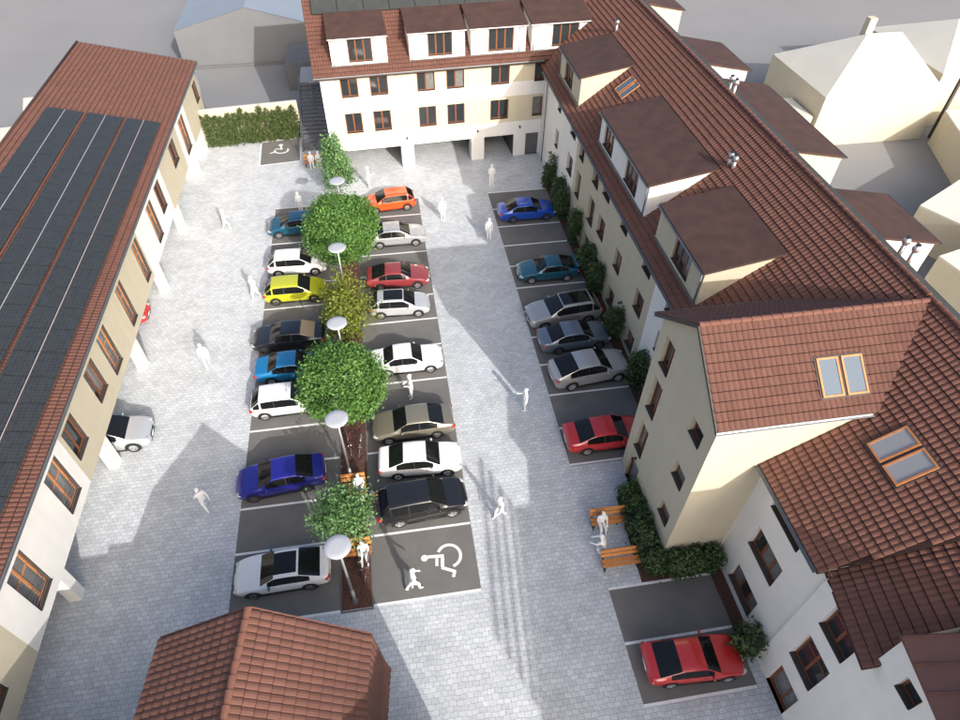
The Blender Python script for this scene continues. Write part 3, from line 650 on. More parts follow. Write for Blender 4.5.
# ------------------------------------------------------------------ small tiled house at the lower edge
SH = thing('small_tiled_house', (-6, 6, 0), 'small house with red gabled tile roof at the lower edge', 'building')
u = Vector((-.125, -.992, 0)).normalized(); v = Vector((.992, -.125, 0)).normalized(); AP = Vector((-6.01, 9.40, 8.28)); hw = 3.69; dr_ = 2.6; Ls = 6.6
er = AP+v*hw-Vector((0, 0, dr_)); el = AP-v*hw-Vector((0, 0, dr_-.2))
svr = -v*hw+Vector((0, 0, dr_)); svl = v*hw+Vector((0, 0, dr_-.2))
tile_sheet('roof', SH, er, u, svr, Ls, svr.length, TILE, tw=.24, tl=.42); tile_sheet('roof', SH, el, u, svl, Ls, svl.length, TILE, tw=.24, tl=.42)
ridge(SH, AP+Vector((0, 0, .05)), AP+u*Ls+Vector((0, 0, .05)), .42)
m = MB(); dz = Vector((0, 0, -.04)); m.face((er+dz, er+u*Ls+dz, AP+u*Ls+dz, AP+dz)); m.face((el+dz, el+u*Ls+dz, AP+u*Ls+dz, AP+dz)); m.build('roof_deck', UNDER, SH)
lo = er+v*.17-Vector((0, 0, 2.45)); sv = er-lo
tile_sheet('tile_hanging', SH, lo, u, sv, Ls, sv.length, TILE, tw=.24, tl=.42)
lo2 = lo+v*.14-Vector((0, 0, .95)); sv = lo-lo2
tile_sheet('tile_hanging', SH, lo2, u, sv, Ls, sv.length, TILE2, tw=.24, tl=.42)
m = MB(); i_ = .12
b0 = [AP-v*(hw-.3)+u*.25, AP+v*(hw-i_)+u*.25, AP+v*(hw-i_)+u*Ls, AP-v*(hw-.3)+u*Ls]
m.hexa([Vector((p.x, p.y, 0)) for p in b0]+[Vector((p.x, p.y, 5.5)) for p in b0]); g0 = AP+u*.25-dz*0
m.face((Vector((b0[0].x, b0[0].y, 5.5)), Vector((b0[1].x, b0[1].y, 5.5)), g0-Vector((0, 0, .12)))); m.build('wall', WHITE, SH)
m = MB()
for a_, b_ in ((el, AP), (er, AP)):
    q = [a_-u*.04-Vector((0, 0, .18)), b_-u*.04-Vector((0, 0, .18))]; t_ = Vector((0, 0, .2)); m.hexa([q[0], q[1], q[1]-u*.05, q[0]-u*.05, q[0]+t_, q[1]+t_, q[1]-u*.05+t_, q[0]-u*.05+t_])
m.build('verge_trim', RIDGE, SH)

# ------------------------------------------------------------------ houses behind the viewpoint that shade the yard
def block(name, pts, h, label, ma, roofm, ridge_h=0.0, cat='house'):
    cx = sum(p[0] for p in pts)/len(pts); cy = sum(p[1] for p in pts)/len(pts)
    o = thing(name, (cx, cy, 0), label, cat)
    m = MB(); n = len(pts)
    for i in range(n):
        a, b = pts[i], pts[(i+1) % n]; m.face(((*a, -.03), (*b, -.03), (*b, h), (*a, h)))
    m.build('wall', ma, o)
    m = MB(); slab(m, [(x, y, h+.15) for x, y in pts], .148); m.build('roof', roofm, o); return o
NB = block('neighbour_house', ((-9.6, -9), (1.25, -9), (1.25, 2.7), (-9.6, 2.7)), 8.0, 'white flat-roofed house standing just below the lower picture edge', WHITE, SEAMROOF)
block('side_house', ((-15.9, -7), (-9.75, -7), (-9.75, 4.3), (-15.9, 4.3)), 6.85, 'low white flat-roofed house below the lower left corner', WHITE, SEAMROOF)
TH = block('tall_house', ((12.4, -15), (21, -15), (22, -5.2), (13.2, -5.2)), 11.9, 'unseen tall cream house with rails added for striped shadows, beyond the lower right corner', CREAM, SEAMROOF)
for q, (zz, wd) in enumerate(((12.25, .22), (12.75, .22), (13.25, .22), (13.75, .25))):  # unseen rails added to cast the striped shadow on the paving
    m = MB(); m.hexa([Vector(p) for p in ((12.45, -14.9, zz), (13.22, -5.3, zz), (13.30, -5.3, zz), (12.53, -14.9, zz), (12.45, -14.9, zz+wd), (13.22, -5.3, zz+wd), (13.30, -5.3, zz+wd), (12.53, -14.9, zz+wd))]); m.build('rail', BLACKM, TH)

# ------------------------------------------------------------------ garden wall, neighbours, outside stair
GW = thing('garden_wall', (-12, 57.4, 0), 'cream garden wall behind the row of conifers', 'wall')
m = MB(); a = Vector((-16.0, 57.75, 0)); b = Vector((-7.55, 58.60, 0)); t = Vector((-.02, .22, 0)); z = Vector((0, 0, 3.2)); m.hexa([a, b, b+t, a+t, a+z, b+z, b+t+z, a+t+z]); m.build('wall', CREAM, GW)
m = MB(); o_ = Vector((0, -.03, 3.2)); e = Vector((0, .06, 0)); z = Vector((0, 0, .06)); m.hexa([a+o_, b+o_, b+o_+t+e, a+o_+t+e, a+o_+z, b+o_+z, b+o_+t+e+z, a+o_+t+e+z]); m.build('coping', CREAMROOF, GW)
def hip_house(name, x0, x1, y0, y1, h, rx0, rx1, ry, rz, label, ma, rm, cat='house', group=None):
    o = thing(name, ((x0+x1)/2, (y0+y1)/2, 0), label, cat, group)
    m = MB(); C = ((x0, y0), (x1, y0), (x1, y1), (x0, y1))
    for i in range(4):
        a, b = C[i], C[(i+1) % 4]; m.face(((*a, -.03), (*b, -.03), (*b, h), (*a, h)))
    m.build('wall', ma, o)
    m = MB(); e = .0
    P = [(x0, y0, h), (x1, y0, h), (x1, y1, h), (x0, y1, h)]; r0 = (rx0, ry, rz); r1 = (rx1, ry, rz)
    m.face((P[0], P[1], r1, r0)); m.face((P[1], P[2], r1)); m.face((P[2], P[3], r0, r1)); m.face((P[3], P[0], r0)); m.build('roof', rm, o); return o
o = hip_house('cream_house', 38.7, 50.2, 49.7, 59.6, 4.6, 44, 47.4, 54.5, 8.0, 'plain cream house with hipped roof and chimney beyond the wing', CREAM, CREAMROOF)
m = MB(); m.box(44.3, 45.0, 55.2, 55.9, 7, 9.0); m.build('chimney', CREAM, o)
o = hip_house('cream_house', 51.5, 64, 52, 64, 5.0, 56, 60, 58, 7.6, 'pale house at the right edge behind the chimneyed cream house', CREAM, CREAMROOF)
m = MB(); m.box(51.2, 51.45, 49.6, 49.85, 0, 7.2); m.build('post', SILL, o)
block('cream_block', ((46.5, 38), (58, 38), (58, 48.8), (50.5, 48.8)), 3.0, 'low cream flat-roofed block at the right edge below the cream houses', CREAM, CREAMROOF)
block('cream_block', ((38.4, 34.9), (48, 40), (56, 30), (44, 24)), 3.0, 'cream wedge-shaped block at the right edge beside the nearest white rear dormer', CREAM, CREAMROOF)
block('cream_block', ((33.6, 27.3), (44, 30), (44, 16), (36, 15)), 4.6, 'cream block at the right edge behind the twin steel flues', CREAM, CREAMROOF)
block('cream_block', ((36.5, 50), (38.4, 50), (38.4, 54), (36.5, 54)), 2.6, 'small cream outbuilding between the long rear dormer and the cream house', CREAM, CREAMROOF)
block('cream_block', ((-33.1, 64.7), (-27, 65.6), (-27, 61.6), (-32.0, 61.1)), 2.25, 'pale cream block beyond the solar roof nearest its far end', CREAM, CREAMROOF)
block('cream_block', ((-42, 57), (-33.1, 58.7), (-27, 59.6), (-27, 54.8), (-42, 53.5)), 2.25, 'pale cream block at the left edge beyond the solar roof', CREAM, CREAMROOF)
# grey gabled house beyond the garden wall
GH = thing('grey_gabled_house', (-13, 82, 0), 'plain grey gabled house with blue roof at the top edge', 'house')
m = MB(); m.face(((-21, 76, 0), (-5.5, 76, 0), (-5.5, 76, 3.7), (-13.2, 76, 5.9), (-21, 76, 3.9))); m.face(((-21, 76, 0), (-21, 92, 0), (-21, 92, 3.9), (-21, 76, 3.9))); m.face(((-5.5, 76, 0), (-5.5, 92, 0), (-5.5, 92, 3.7), (-5.5, 76, 3.7))); m.build('wall', GREYW, GH)
m = MB(); m.face(((-21, 75.9, 3.9), (-13.2, 75.9, 5.92), (-13.2, 92, 5.92), (-21, 92, 3.9))); m.face(((-13.2, 75.9, 5.92), (-5.5, 75.9, 3.72), (-5.5, 92, 3.72), (-13.2, 92, 5.92))); m.build('roof', BLUEROOF, GH)
m = MB(); m.box(-21.2, -8.9, 75.7, 75.85, 0, .25); m.build('plinth', DGREY, GH)
block('grey_shed', ((-9.2, 68.5), (-4.7, 69), (-4.7, 74), (-9.2, 74)), 2.6, 'dark grey flat-roofed shed left of the passage building roof', DGREY, DGREY, cat='shed')
ST = thing('outside_stair', (-6.2, 58, 0), 'dark outside stair climbing between conifer hedge and passage building', 'stair')
nst = 17
for i in range(nst):
    y = 55.4+.42*i; zz = .19*(i+1); m = MB(); m.box(-7.35, -5.0, y, y+.46, zz-.05, zz); m.build('tread', DECK, ST)
for x in (-7.45, -4.95):
    m = MB(); m.hexa([Vector(p) for p in ((x, 55.3, 0), (x+.09, 55.3, 0), (x+.09, 62.6, 3.1), (x, 62.6, 3.1), (x, 55.3, .35), (x+.09, 55.3, .35), (x+.09, 62.6, 3.5), (x, 62.6, 3.5))]); m.build('stringer', GUTTER, ST)
    m = MB(); 
    for k in range(5): m.cyl((x+.045, 55.5+1.7*k, .1+.73*k), (x+.045, 55.5+1.7*k, 1.25+.73*k), .03, n=6)
    m.cyl((x+.045, 55.5, 1.25), (x+.045, 62.4, 4.2), .03, n=6); m.build('handrail', GUTTER, ST)
m = MB(); m.box(-7.45, -4.86, 62.61, 66.2, 3.1, 3.26); m.build('landing', KERB, ST)
m = MB(); m.box(-6.3, -4.55, 59.6, 61.6, 4.4, 4.5); m.build('canopy', KERB, ST)
m = MB()
for x, y in ((-6.2, 59.7), (-6.2, 61.5), (-4.7, 61.5)): m.cyl((x, y, 0), (x, y, 4.4), .05, n=8)
m.build('post', GUTTER, ST)

# ------------------------------------------------------------------ cars
def lerp(a, b, t): return a+(b-a)*t
def interp(pts, x):
    for (x0, y0), (x1, y1) in zip(pts[:-1], pts[1:]):
        if x <= x1: return lerp(y0, y1, max(0, min(1, (x-x0)/(x1-x0))))
    return pts[-1][1]
def paint_mat(name, col, metal=.0, rough=.32):
    m = mat('paint_'+name, col, rough, metal=metal, coat=1.0, spec=.5, var=.03, vscale=5); return m
def subsurf(me, lv=2):
    o = bpy.data.objects.new('tmp', me); COL.objects.link(o)
    md = o.modifiers.new('s', 'SUBSURF'); md.levels = lv; md.render_levels = lv
    dg = bpy.context.evaluated_depsgraph_get(); dg.update()
    r = bpy.data.meshes.new_from_object(o.evaluated_get(dg)); bpy.data.objects.remove(o); return r
def split_by_mat(me):
    """one plain mesh per material slot used"""
    out = {}
    for p in me.polygons: out.setdefault((p.material_index, 0 if p.material_index < 3 or p.material_index == 5 or p.center.y > 0 else 1), []).append(p)
    res = {}
    for k, ps in out.items():
        mp = {}; vs = []; fs = []
        for p in ps:
            f = []
            for i in p.vertices:
                if i not in mp: mp[i] = len(vs); vs.append(tuple(me.vertices[i].co))
                f.append(mp[i])
            fs.append(f)
        res[k] = (vs, fs)
    return res
# wheel shared by all cars (unit: radius .32)
def wheel_meshes():
    t = MB(); t.lathe([(.20, -.10), (.29, -.105), (.318, -.085), (.325, -.03), (.325, .03), (.318, .085), (.29, .105), (.205, .10), (.20, .085)], 22, axis='y')
    tm = t.mesh('wheel', RUBBER, True)
    r = MB(); n = 5
    r.lathe([(.212, .10), (.20, .098), (.188, .06), (.18, .05)], 22, axis='y')
    for i in range(n):
        a = 2*math.pi*i/n; c, s_ = math.cos(a), math.sin(a)
        def q(rad, w, h): return (rad*c-w*s_, h, rad*s_+w*c)
        r.hexa([q(.03, -.045, .05), q(.03, .045, .05), q(.195, .032, .05), q(.195, -.032, .05), q(.03, -.04, .095), q(.03, .04, .095), q(.195, .028, .09), q(.195, -.028, .09)])
    r.lathe([(.0, .105), (.045, .10), (.05, .06)], 12, axis='y')
    d = MB(); d.lathe([(.0, .035), (.19, .035), (.19, .045)], 20, axis='y')
    return tm, r, d
WH_T, _r, _d = wheel_meshes(); RIM_L = _r.mesh('rim', ALLOY); RIM_D = _r.mesh('rim', ALLOYD); DISK = _d.mesh('brake_disc', CARBLACK)

def ellipsoid(mb, c, rx, ry, rz, n=10, k=6):
    b = len(mb.v)
    for j in range(k+1):
        p = math.pi*j/k-math.pi/2
        for i in range(n):
            t = 2*math.pi*i/n; mb.v.append((c[0]+rx*math.cos(p)*math.cos(t), c[1]+ry*math.cos(p)*math.sin(t), c[2]+rz*math.sin(p)))
    for j in range(k):
        for i in range(n):
            i2 = (i+1) % n; mb.f.append((b+j*n+i, b+j*n+i2, b+(j+1)*n+i2, b+(j+1)*n+i)); mb.m.append(0)

STYLES = {  # distances from the rear end / front end in metres; heights
 'sedan': dict(L=4.60, W=1.80, H=1.44, rwb=.62, rwt=1.42, wst=1.95, wsb=1.22, belt=.92, trunk=1.02, hood=.97, nose=.70, wb=2.68, fo=.86),
 'hatch': dict(L=4.15, W=1.75, H=1.47, rwb=.14, rwt=.62, wst=1.75, wsb=1.02, belt=.93, trunk=1.00, hood=.97, nose=.70, wb=2.55, fo=.82),
 'oldsedan': dict(L=4.45, W=1.72, H=1.42, rwb=.85, rwt=1.45, wst=1.90, wsb=1.28, belt=.90, trunk=.99, hood=.95, nose=.74, wb=2.62, fo=.85),
 'coupe': dict(L=4.40, W=1.82, H=1.36, rwb=.42, rwt=1.35, wst=1.95, wsb=1.28, belt=.90, trunk=.98, hood=.92, nose=.64, wb=2.55, fo=.88),
 'suv': dict(L=4.95, W=1.95, H=1.70, rwb=.20, rwt=.72, wst=2.15, wsb=1.32, belt=1.08, trunk=1.12, hood=1.12, nose=.85, wb=3.0, fo=.92),
 'crossover': dict(L=4.62, W=1.84, H=1.66, rwb=.18, rwt=.66, wst=1.92, wsb=1.12, belt=1.04, trunk=1.08, hood=1.07, nose=.82, wb=2.66, fo=.90),
 'suvcoupe': dict(L=4.88, W=1.96, H=1.66, rwb=.34, rwt=1.40, wst=2.10, wsb=1.30, belt=1.08, trunk=1.20, hood=1.10, nose=.84, wb=2.95, fo=.92),
}
CAR_CACHE = {}
def car_meshes(style, pano, tanrear):
    key = (style, pano)
    if key in CAR_CACHE: return CAR_CACHE[key]
    p = STYLES[style]; L, W, H = p['L'], p['W'], p['H']; xr, xf = -L/2, L/2; w = W/2
    rwb, rwt, wst, wsb = xr+p['rwb'], xr+p['rwt'], xf-p['wst'], xf-p['wsb']
    xB = lerp(rwt, wst, .46) if style not in ('coupe',) else lerp(rwt, wst, .05)
    # side view of the top line, belt line and widths
    fin = .05 if style in ('sedan', 'oldsedan', 'coupe', 'suvcoupe') else .03
    top = [(xr, p['trunk']-.34), (xr+.05, p['trunk']-.10), (xr+.14, p['trunk']-.02)] if rwb > xr+.3 else [(xr, p['belt']-.22), (xr+.06, p['belt']-.04), (xr+.10, p['belt']+.02)]
    top += [(rwb, p['trunk']+fin*.4), (rwt, H-.045), (lerp(rwt, wst, .35), H-.004), (lerp(rwt, wst, .7), H), (wst, H-.035), (wsb, p['hood']+.01), (lerp(wsb, xf, .5), lerp(p['hood'], p['nose'], .30)), (xf-.28, lerp(p['hood'], p['nose'], .66)), (xf-.10, p['nose']-.02), (xf, p['nose']-.16)]
    bot = [(xr, .42), (xr+.08, .30), (xr+.30, .21), (xf-.35, .19), (xf-.10, .22), (xf, .34)]
    wid = [(xr, w*.74), (xr+.07, w*.87), (xr+.25, w*.955), (xr+.9, w), (xf-1.0, w), (xf-.45, w*.965), (xf-.20, w*.90), (xf-.06, w*.78), (xf, w*.62)]
    st = sorted({round(x, 4) for x in [xr, xr+.06, xr+.14, xr+.25, rwb, lerp(rwb, rwt, .5), rwt, rwt+.09, lerp(rwt, xB, .5), xB-.035, xB+.035, lerp(xB, wst, .5), wst-.07, wst, lerp(wst, wsb, .5), wsb, wsb+.07, lerp(wsb, xf, .33), lerp(wsb, xf, .62), xf-.28, xf-.16, xf-.07, xf]})
    st2 = [st[0]]
    for x in st[1:]:
        if x-st2[-1] > .025: st2.append(x)
    st = st2
    rings = []
    for x in st:
        zt = interp(top, x); zb = interp(bot, x); ww = interp(wid, x)
        cab = max(0.0, min(1.0, (zt-p['belt']-.02)/(H-p['belt']-.08))) if rwb-.01 <= x <= wsb+.01 else 0.0
        zs = min(p['belt']+.03*(x-xr)/L*-1, zt-.035)
        wroof = lerp(ww*.86, W*.5*.74, cab)
        e8 = (wroof, zt-lerp(.022, .05, cab)); r5 = (ww*.95, zs)
        r6 = (lerp(r5[0], e8[0], .06), lerp(r5[1], e8[1], .04)); r7 = (lerp(r5[0], e8[0], .93)+.012*cab, lerp(r5[1], e8[1], .92))
        zc = min(.55, zs-.12)
        half = [(0, zb), (ww*.82, zb), (ww*.955, zb+.07), (ww, lerp(zb, zc, .75)), (ww*.992, lerp(zc, zs, .62)), r5, r6, r7, e8, (wroof*.80, zt-.010), (wroof*.40, zt), (0, zt+.004)]
        rings.append(half)
    nh = len(rings[0]); m = MB(); M = 2*(nh-1)
    for x, half in zip(st, rings):
        for (y, z) in half: m.v.append((x, y, z))
        for (y, z) in half[-2:0:-1]: m.v.append((x, -y, z))
    def inr(a, b, x0, x1): return a >= x0-1e-3 and b <= x1+1e-3
    for i in range(len(st)-1):
        a, b = st[i], st[i+1]
        for k in range(M):
            k2 = (k+1) % M; seg = k if k < nh-1 else M-1-k          # segment index 0..nh-2 on either side
            mi = 0
            if seg in (8, 9, 10) and inr(a, b, wst, wsb): mi = 1
            elif seg in (8, 9, 10) and inr(a, b, rwb, rwt): mi = 2
            elif seg == 6 and inr(a, b, rwb+(.05 if style in ('hatch', 'suv', 'crossover') else .18), wsb-.02) and not inr(a, b, xB-.036, xB+.036) and not (style in ('hatch', 'suv', 'crossover') and inr(a, b, rwt+.0, rwt+.09)):
                mi = 3 if (a+b)/2 > xB else 4
            elif seg == 6 and inr(a, b, xB-.036, xB+.036): mi = 6
            elif pano and seg in (9, 10) and inr(a, b, rwt+(.09 if pano != 1 else .35), wst-.07+(.07 if pano == 2 else 0)): mi = 5
            m.f.append((i*M+k, i*M+k2, (i+1)*M+k2, (i+1)*M+k)); m.m.append(mi)
    m.f.append(tuple(range(M))[::-1]); m.m.append(0); m.f.append(tuple((len(st)-1)*M+k for k in range(M))); m.m.append(0)
    me = m.mesh('car', [CARGLASS]*7)
    bm = bmesh.new(); bm.from_mesh(me)
    cr = bm.edges.layers.float.get('crease_edge') or bm.edges.layers.float.new('crease_edge')
    for e in bm.edges:
        fs = e.link_faces
        if len(fs) == 2 and fs[0].material_index != fs[1].material_index: e[cr] = 1.0
    cv = bm.verts.layers.float.get('crease_vert') or bm.verts.layers.float.new('crease_vert')
    for v_ in bm.verts:
        ce = [e for e in v_.link_edges if e[cr] > .5]
        if len(ce) == 2:
            a_, b_ = [(e.other_vert(v_).co-v_.co).normalized() for e in ce]
            if a_.dot(b_) > -.75: v_[cv] = .9
    bm.to_mesh(me); bm.free()
    parts = split_by_mat(subsurf(me, 2))
    res = {}
    for k, (vs, fs) in parts.items():
        q = MB(); q.v = vs; q.f = [tuple(f) for f in fs]; q.m = [0]*len(fs); res[k] = q
    CAR_CACHE[key] = (res, p); return CAR_CACHE[key]

MESHC = {}
def car(name, x, y, yaw, style, paint, label, pano=0, rim='L', rear=None, spoiler=False, scale=1.0, cat='car', mirror=None, group=None):
    res, p = car_meshes(style, pano, rear); L, W, H = p['L'], p['W'], p['H']; w = W/2
    o = thing(name, (0, 0, 0), label, cat, group)
    names = {0: 'body', 1: 'windscreen', 2: 'rear_window', 3: 'front_side_window', 4: 'rear_side_window', 5: 'glass_roof', 6: 'pillar_trim'}
    for (k, sd_), q in sorted(res.items()):
        ma = paint if k == 0 else (TAN if (k == 2 and rear) else CARBLACK if k == 6 else CARGLASS)
        kk = (style, pano, k, sd_, ma.name)
        if kk not in MESHC: MESHC[kk] = q.mesh(names[k], ma, True)
        link(names[k], MESHC[kk], o)
    xr, xf = -L/2, L/2; axf = xf-p['fo']; axr = axf-p['wb']; rs = 1.0 if H < 1.55 else 1.12
    for ax in (axf, axr):
        for s_ in (1, -1):
            wl = link('wheel', WH_T, o, (ax, s_*(w-.095), .325*rs), (0, 0, 0 if s_ > 0 else math.pi), (rs, 1, rs))
            for nm, me in (('rim', RIM_L if rim == 'L' else RIM_D), ('brake_disc', DISK)):
                c = bpy.data.objects.new(nm, me); COL.objects.link(c); c.parent = wl
            kk = (style, 'arch')
            if kk not in MESHC:
                a = MB(); n = 20
                for i in range(n+1):
                    t = math.pi*(-.12+1.24*i/n)
                    for r_ in (.385*rs, .28*rs): a.v.append((r_*math.cos(t), 0, r_*math.sin(t)))
                for i in range(n): a.f.append((2*i, 2*i+1, 2*i+3, 2*i+2)); a.m.append(0)
                MESHC[kk] = a.mesh('wheel_arch', CARBLACK)
            link('wheel_arch', MESHC[kk], o, (ax, s_*(w+.004), .325*rs))
    def part(nm, ma, fn, kk):
        kk = (style, kk, ma.name)
        if kk not in MESHC:
            q = MB(); fn(q); MESHC[kk] = q.mesh(nm, ma, True)
        link(nm, MESHC[kk], o)
    nz = p['nose']
    for s_ in (1, -1):
        part('headlight', HEADL, lambda q: ellipsoid(q, (xf-.25, s_*w*.74, nz-.055), .24, .17, .075), ('hl', s_))
        part('tail_light', TAILR, lambda q: ellipsoid(q, (xr+.13, s_*w*.78, (p['belt']-.13)), .15, .20, .085), ('tl', s_))
        part('mirror', mirror or paint, lambda q: ellipsoid(q, (xf-p['wsb']-.42, s_*(w+.07), p['belt']+.06), .07, .12, .075), ('mi', s_))
    part('grille', CARBLACK, lambda q: q.box(xf-.12, xf-.004, -w*.42, w*.42, .40, nz-.16), 'gr')
    part('bumper_intake', CARBLACK, lambda q: q.box(xf-.14, xf-.03, -w*.55, w*.55, .25, .36), 'bi')
    part('number_plate', PLATE, lambda q: q.box(xf-.02, xf+.012, -.26, .26, .40, .50), 'npf')
    part('number_plate', PLATE, lambda q: q.box(xr-.012, xr+.05, -.26, .26, .52, .63), 'npr')
    part('sill_trim', CARBLACK, lambda q: (q.box(axr+.36, axf-.36, w-.05, w-.004, .20, .27), None), 'st')
    part('sill_trim', CARBLACK, lambda q: q.box(axr+.36, axf-.36, -w+.004, -w+.05, .20, .27), 'st2')
    part('door_handle', CARBLACK if paint.name in ('paint_black',) else paint, lambda q: [q.box(xx, xx+.17, s2*w*.985-.01, s2*w*.985+.018, p['belt']-.13, p['belt']-.10) for xx in (.10, -.85) for s2 in (1, -1)], 'dh')
    if spoiler: part('spoiler', paint, lambda q: (q.box(xr+.05, xr+.30, -w*.8, w*.8, p['trunk']+.14, p['trunk']+.18), q.box(xr+.10, xr+.25, -w*.7, -w*.66, p['trunk']-.03, p['trunk']+.14), q.box(xr+.10, xr+.25, w*.66, w*.7, p['trunk']-.03, p['trunk']+.14)), 'sp')
    o.location = (x, y, .004); o.rotation_euler = (0, 0, yaw); o.scale = (scale,)*3
    return o
PT = {k: paint_mat(k, *v) for k, v in dict(teal=((.012, .095, .165), .3), white=((.80, .80, .79),), yellow=((.44, .46, .02),), black=((.012, .014, .018), .2), azure=((.01, .19, .42), .2), purple=((.018, .018, .27), .3),
    orange=((.72, .085, .012),), silver=((.50, .51, .53), .5), red=((.25, .036, .040),), palesilver=((.58, .60, .62), .4), beige=((.24, .22, .17), .4), jet=((.010, .010, .011),), blue=((.008, .075, .48), .2),
    petrol=((.008, .105, .17), .3), greysilver=((.42, .42, .42), .5), steel=((.15, .19, .24), .4), warmsilver=((.47, .47, .46), .4), brightred=((.50, .018, .018),)).items()}
A, B_ = 0.0, math.pi      # facing right / left
def fx(x_front_wheel, style, facing):                    # car centre from its front wheel
    p = STYLES[style]; d = p['L']/2-p['fo']; return x_front_wheel-d if facing == A else x_front_wheel+d
GL, GR, GC = 'cars parked left of the tree strip', 'cars parked right of the tree strip', 'cars parked along the right wing'
car('parked_car', fx(-8.75, 'hatch', B_), 42.85, B_+R(2), 'hatch', PT['teal'], 'dark teal hatchback parked left of the far round tree', rim='L', group=GL)
car('parked_car', -7.12, 38.0, R(-2), 'hatch', PT['white'], 'white hatchback beside the yellow-green hatchback', group=GL)
car('parked_car', -7.15, 35.0, R(0), 'hatch', PT['yellow'], 'bright yellow-green hatchback next to the yellowish tree', rim='D', group=GL)
car('parked_car', -7.35, 30.4, B_-R(2), 'sedan', PT['black'], 'black saloon with tan rear window left of the tree strip', rim='D', rear=True, group=GL)
car('parked_car', -7.0, 27.68, R(0), 'oldsedan', PT['azure'], 'light blue saloon half under the nearer round tree', group=GL)
car('parked_car', -7.15, 25.05, R(1), 'hatch', PT['white'], 'white hatchback half under the nearer round tree', group=GL)
car('parked_car', -7.22, 19.78, B_+R(5), 'sedan', PT['purple'], 'deep violet-blue saloon parked left of the benches', rim='D', group=GL)
car('parked_car', -6.85, 14.5, B_+R(1), 'coupe', PT['white'], 'white coupe with black glass roof and teal mirrors', pano=2, rim='D', mirror=paint_mat('mirror_teal', (.02, .12, .17)), group=GL)
car('parked_car', -.15, 45.15, B_+R(5), 'hatch', PT['orange'], 'bright orange hatchback at the far end of its row', group=GR)
car('parked_car', .05, 40.4, R(0), 'sedan', PT['silver'], 'silver saloon right of the far round tree', group=GR)
car('parked_car', -.1, 35.5, R(-2), 'coupe', PT['red'], 'dull red coupe beside a small pale hatchback', group=GR)
car('parked_car', -.18, 32.5, R(-3), 'hatch', PT['palesilver'], 'pale silver hatchback with dark glass roof panel', pano=1, scale=.97, group=GR)
car('parked_car', -.1, 27.3, R(0), 'oldsedan', PT['white'], 'white saloon parked alone behind a walking figure', group=GR)
car('parked_car', -.12, 22.3, B_+R(1), 'sedan', PT['beige'], 'grey-beige saloon right of the nearer round tree', group=GR)
car('parked_car', .05, 19.8, R(-3), 'sedan', PT['white'], 'white saloon between the grey-beige saloon and the black crossover', scale=.97, group=GR)
car('parked_car', -.1, 17.2, R(4), 'crossover', PT['jet'], 'black crossover beside the wide wheelchair bay', group=GR)
car('parked_car', 10.55, 42.3, R(0), 'sedan', PT['blue'], 'bright blue saloon at the far end along the wing', rim='D', group=GC)
car('parked_car', 10.52, 34.75, B_-R(1), 'coupe', PT['petrol'], 'petrol blue coupe with rear spoiler', spoiler=True, group=GC)
car('parked_car', 10.5, 30.15, B_+R(5), 'suv', PT['greysilver'], 'silver estate-like off-roader with panoramic glass roof', pano=3, rim='D', group=GC)
car('parked_car', 10.6, 27.75, R(3), 'sedan', PT['steel'], 'steel blue saloon squeezed between two silver cars', rim='D', group=GC)
car('parked_car', 10.8, 24.85, R(6), 'suvcoupe', PT['warmsilver'], 'light silver fastback off-roader with red tail light', group=GC)
car('parked_car', fx(9.12+2.68, 'sedan', A), 19.95, R(0), 'sedan', PT['brightred'], 'red saloon partly hidden by the gabled tower', group=GC)
car('parked_car', 10.62, 7.85, R(-3), 'coupe', PT['brightred'], 'shiny red coupe in the bay before the white house', scale=.97, group=GC)
car('parked_car', fx(-15.35, 'crossover', A), 23.85, R(2), 'crossover', PT['palesilver'], 'silver car nosing out of the arcade', group='cars under the arcade')
car('parked_car', fx(-17.45, 'hatch', A), 34.2, R(0), 'hatch', PT['brightred'], 'red car almost hidden under the arcade', group='cars under the arcade')

# ------------------------------------------------------------------ people
def skin_mesh(name, J, Ed, rad):
    me = bpy.data.meshes.new(name); idx = {k: i for i, k in enumerate(J)}
    me.from_pydata([J[k] for k in J], [(idx[a], idx[b]) for a, b in Ed], []); o = bpy.data.objects.new('tmp', me); COL.objects.link(o)
    md = o.modifiers.new('k', 'SKIN'); md.use_smooth_shade = True
    for k, i in idx.items():
        sv = me.skin_vertices[0].data[i]; r_ = rad[k]; r_ = r_ if isinstance(r_, tuple) else (r_, r_); kf = 1.22 if r_[0] > .04 else 1.0; sv.radius = (r_[0]*kf, r_[1]*kf); sv.use_root = (k == 'pel')
    s_ = o.modifiers.new('s', 'SUBSURF'); s_.levels = 1; s_.render_levels = 1
    dg = bpy.context.evaluated_depsgraph_get(); dg.update()
    r = bpy.data.meshes.new_from_object(o.evaluated_get(dg)); bpy.data.objects.remove(o)
    r.materials.clear(); r.materials.append(PERSON)
    return r
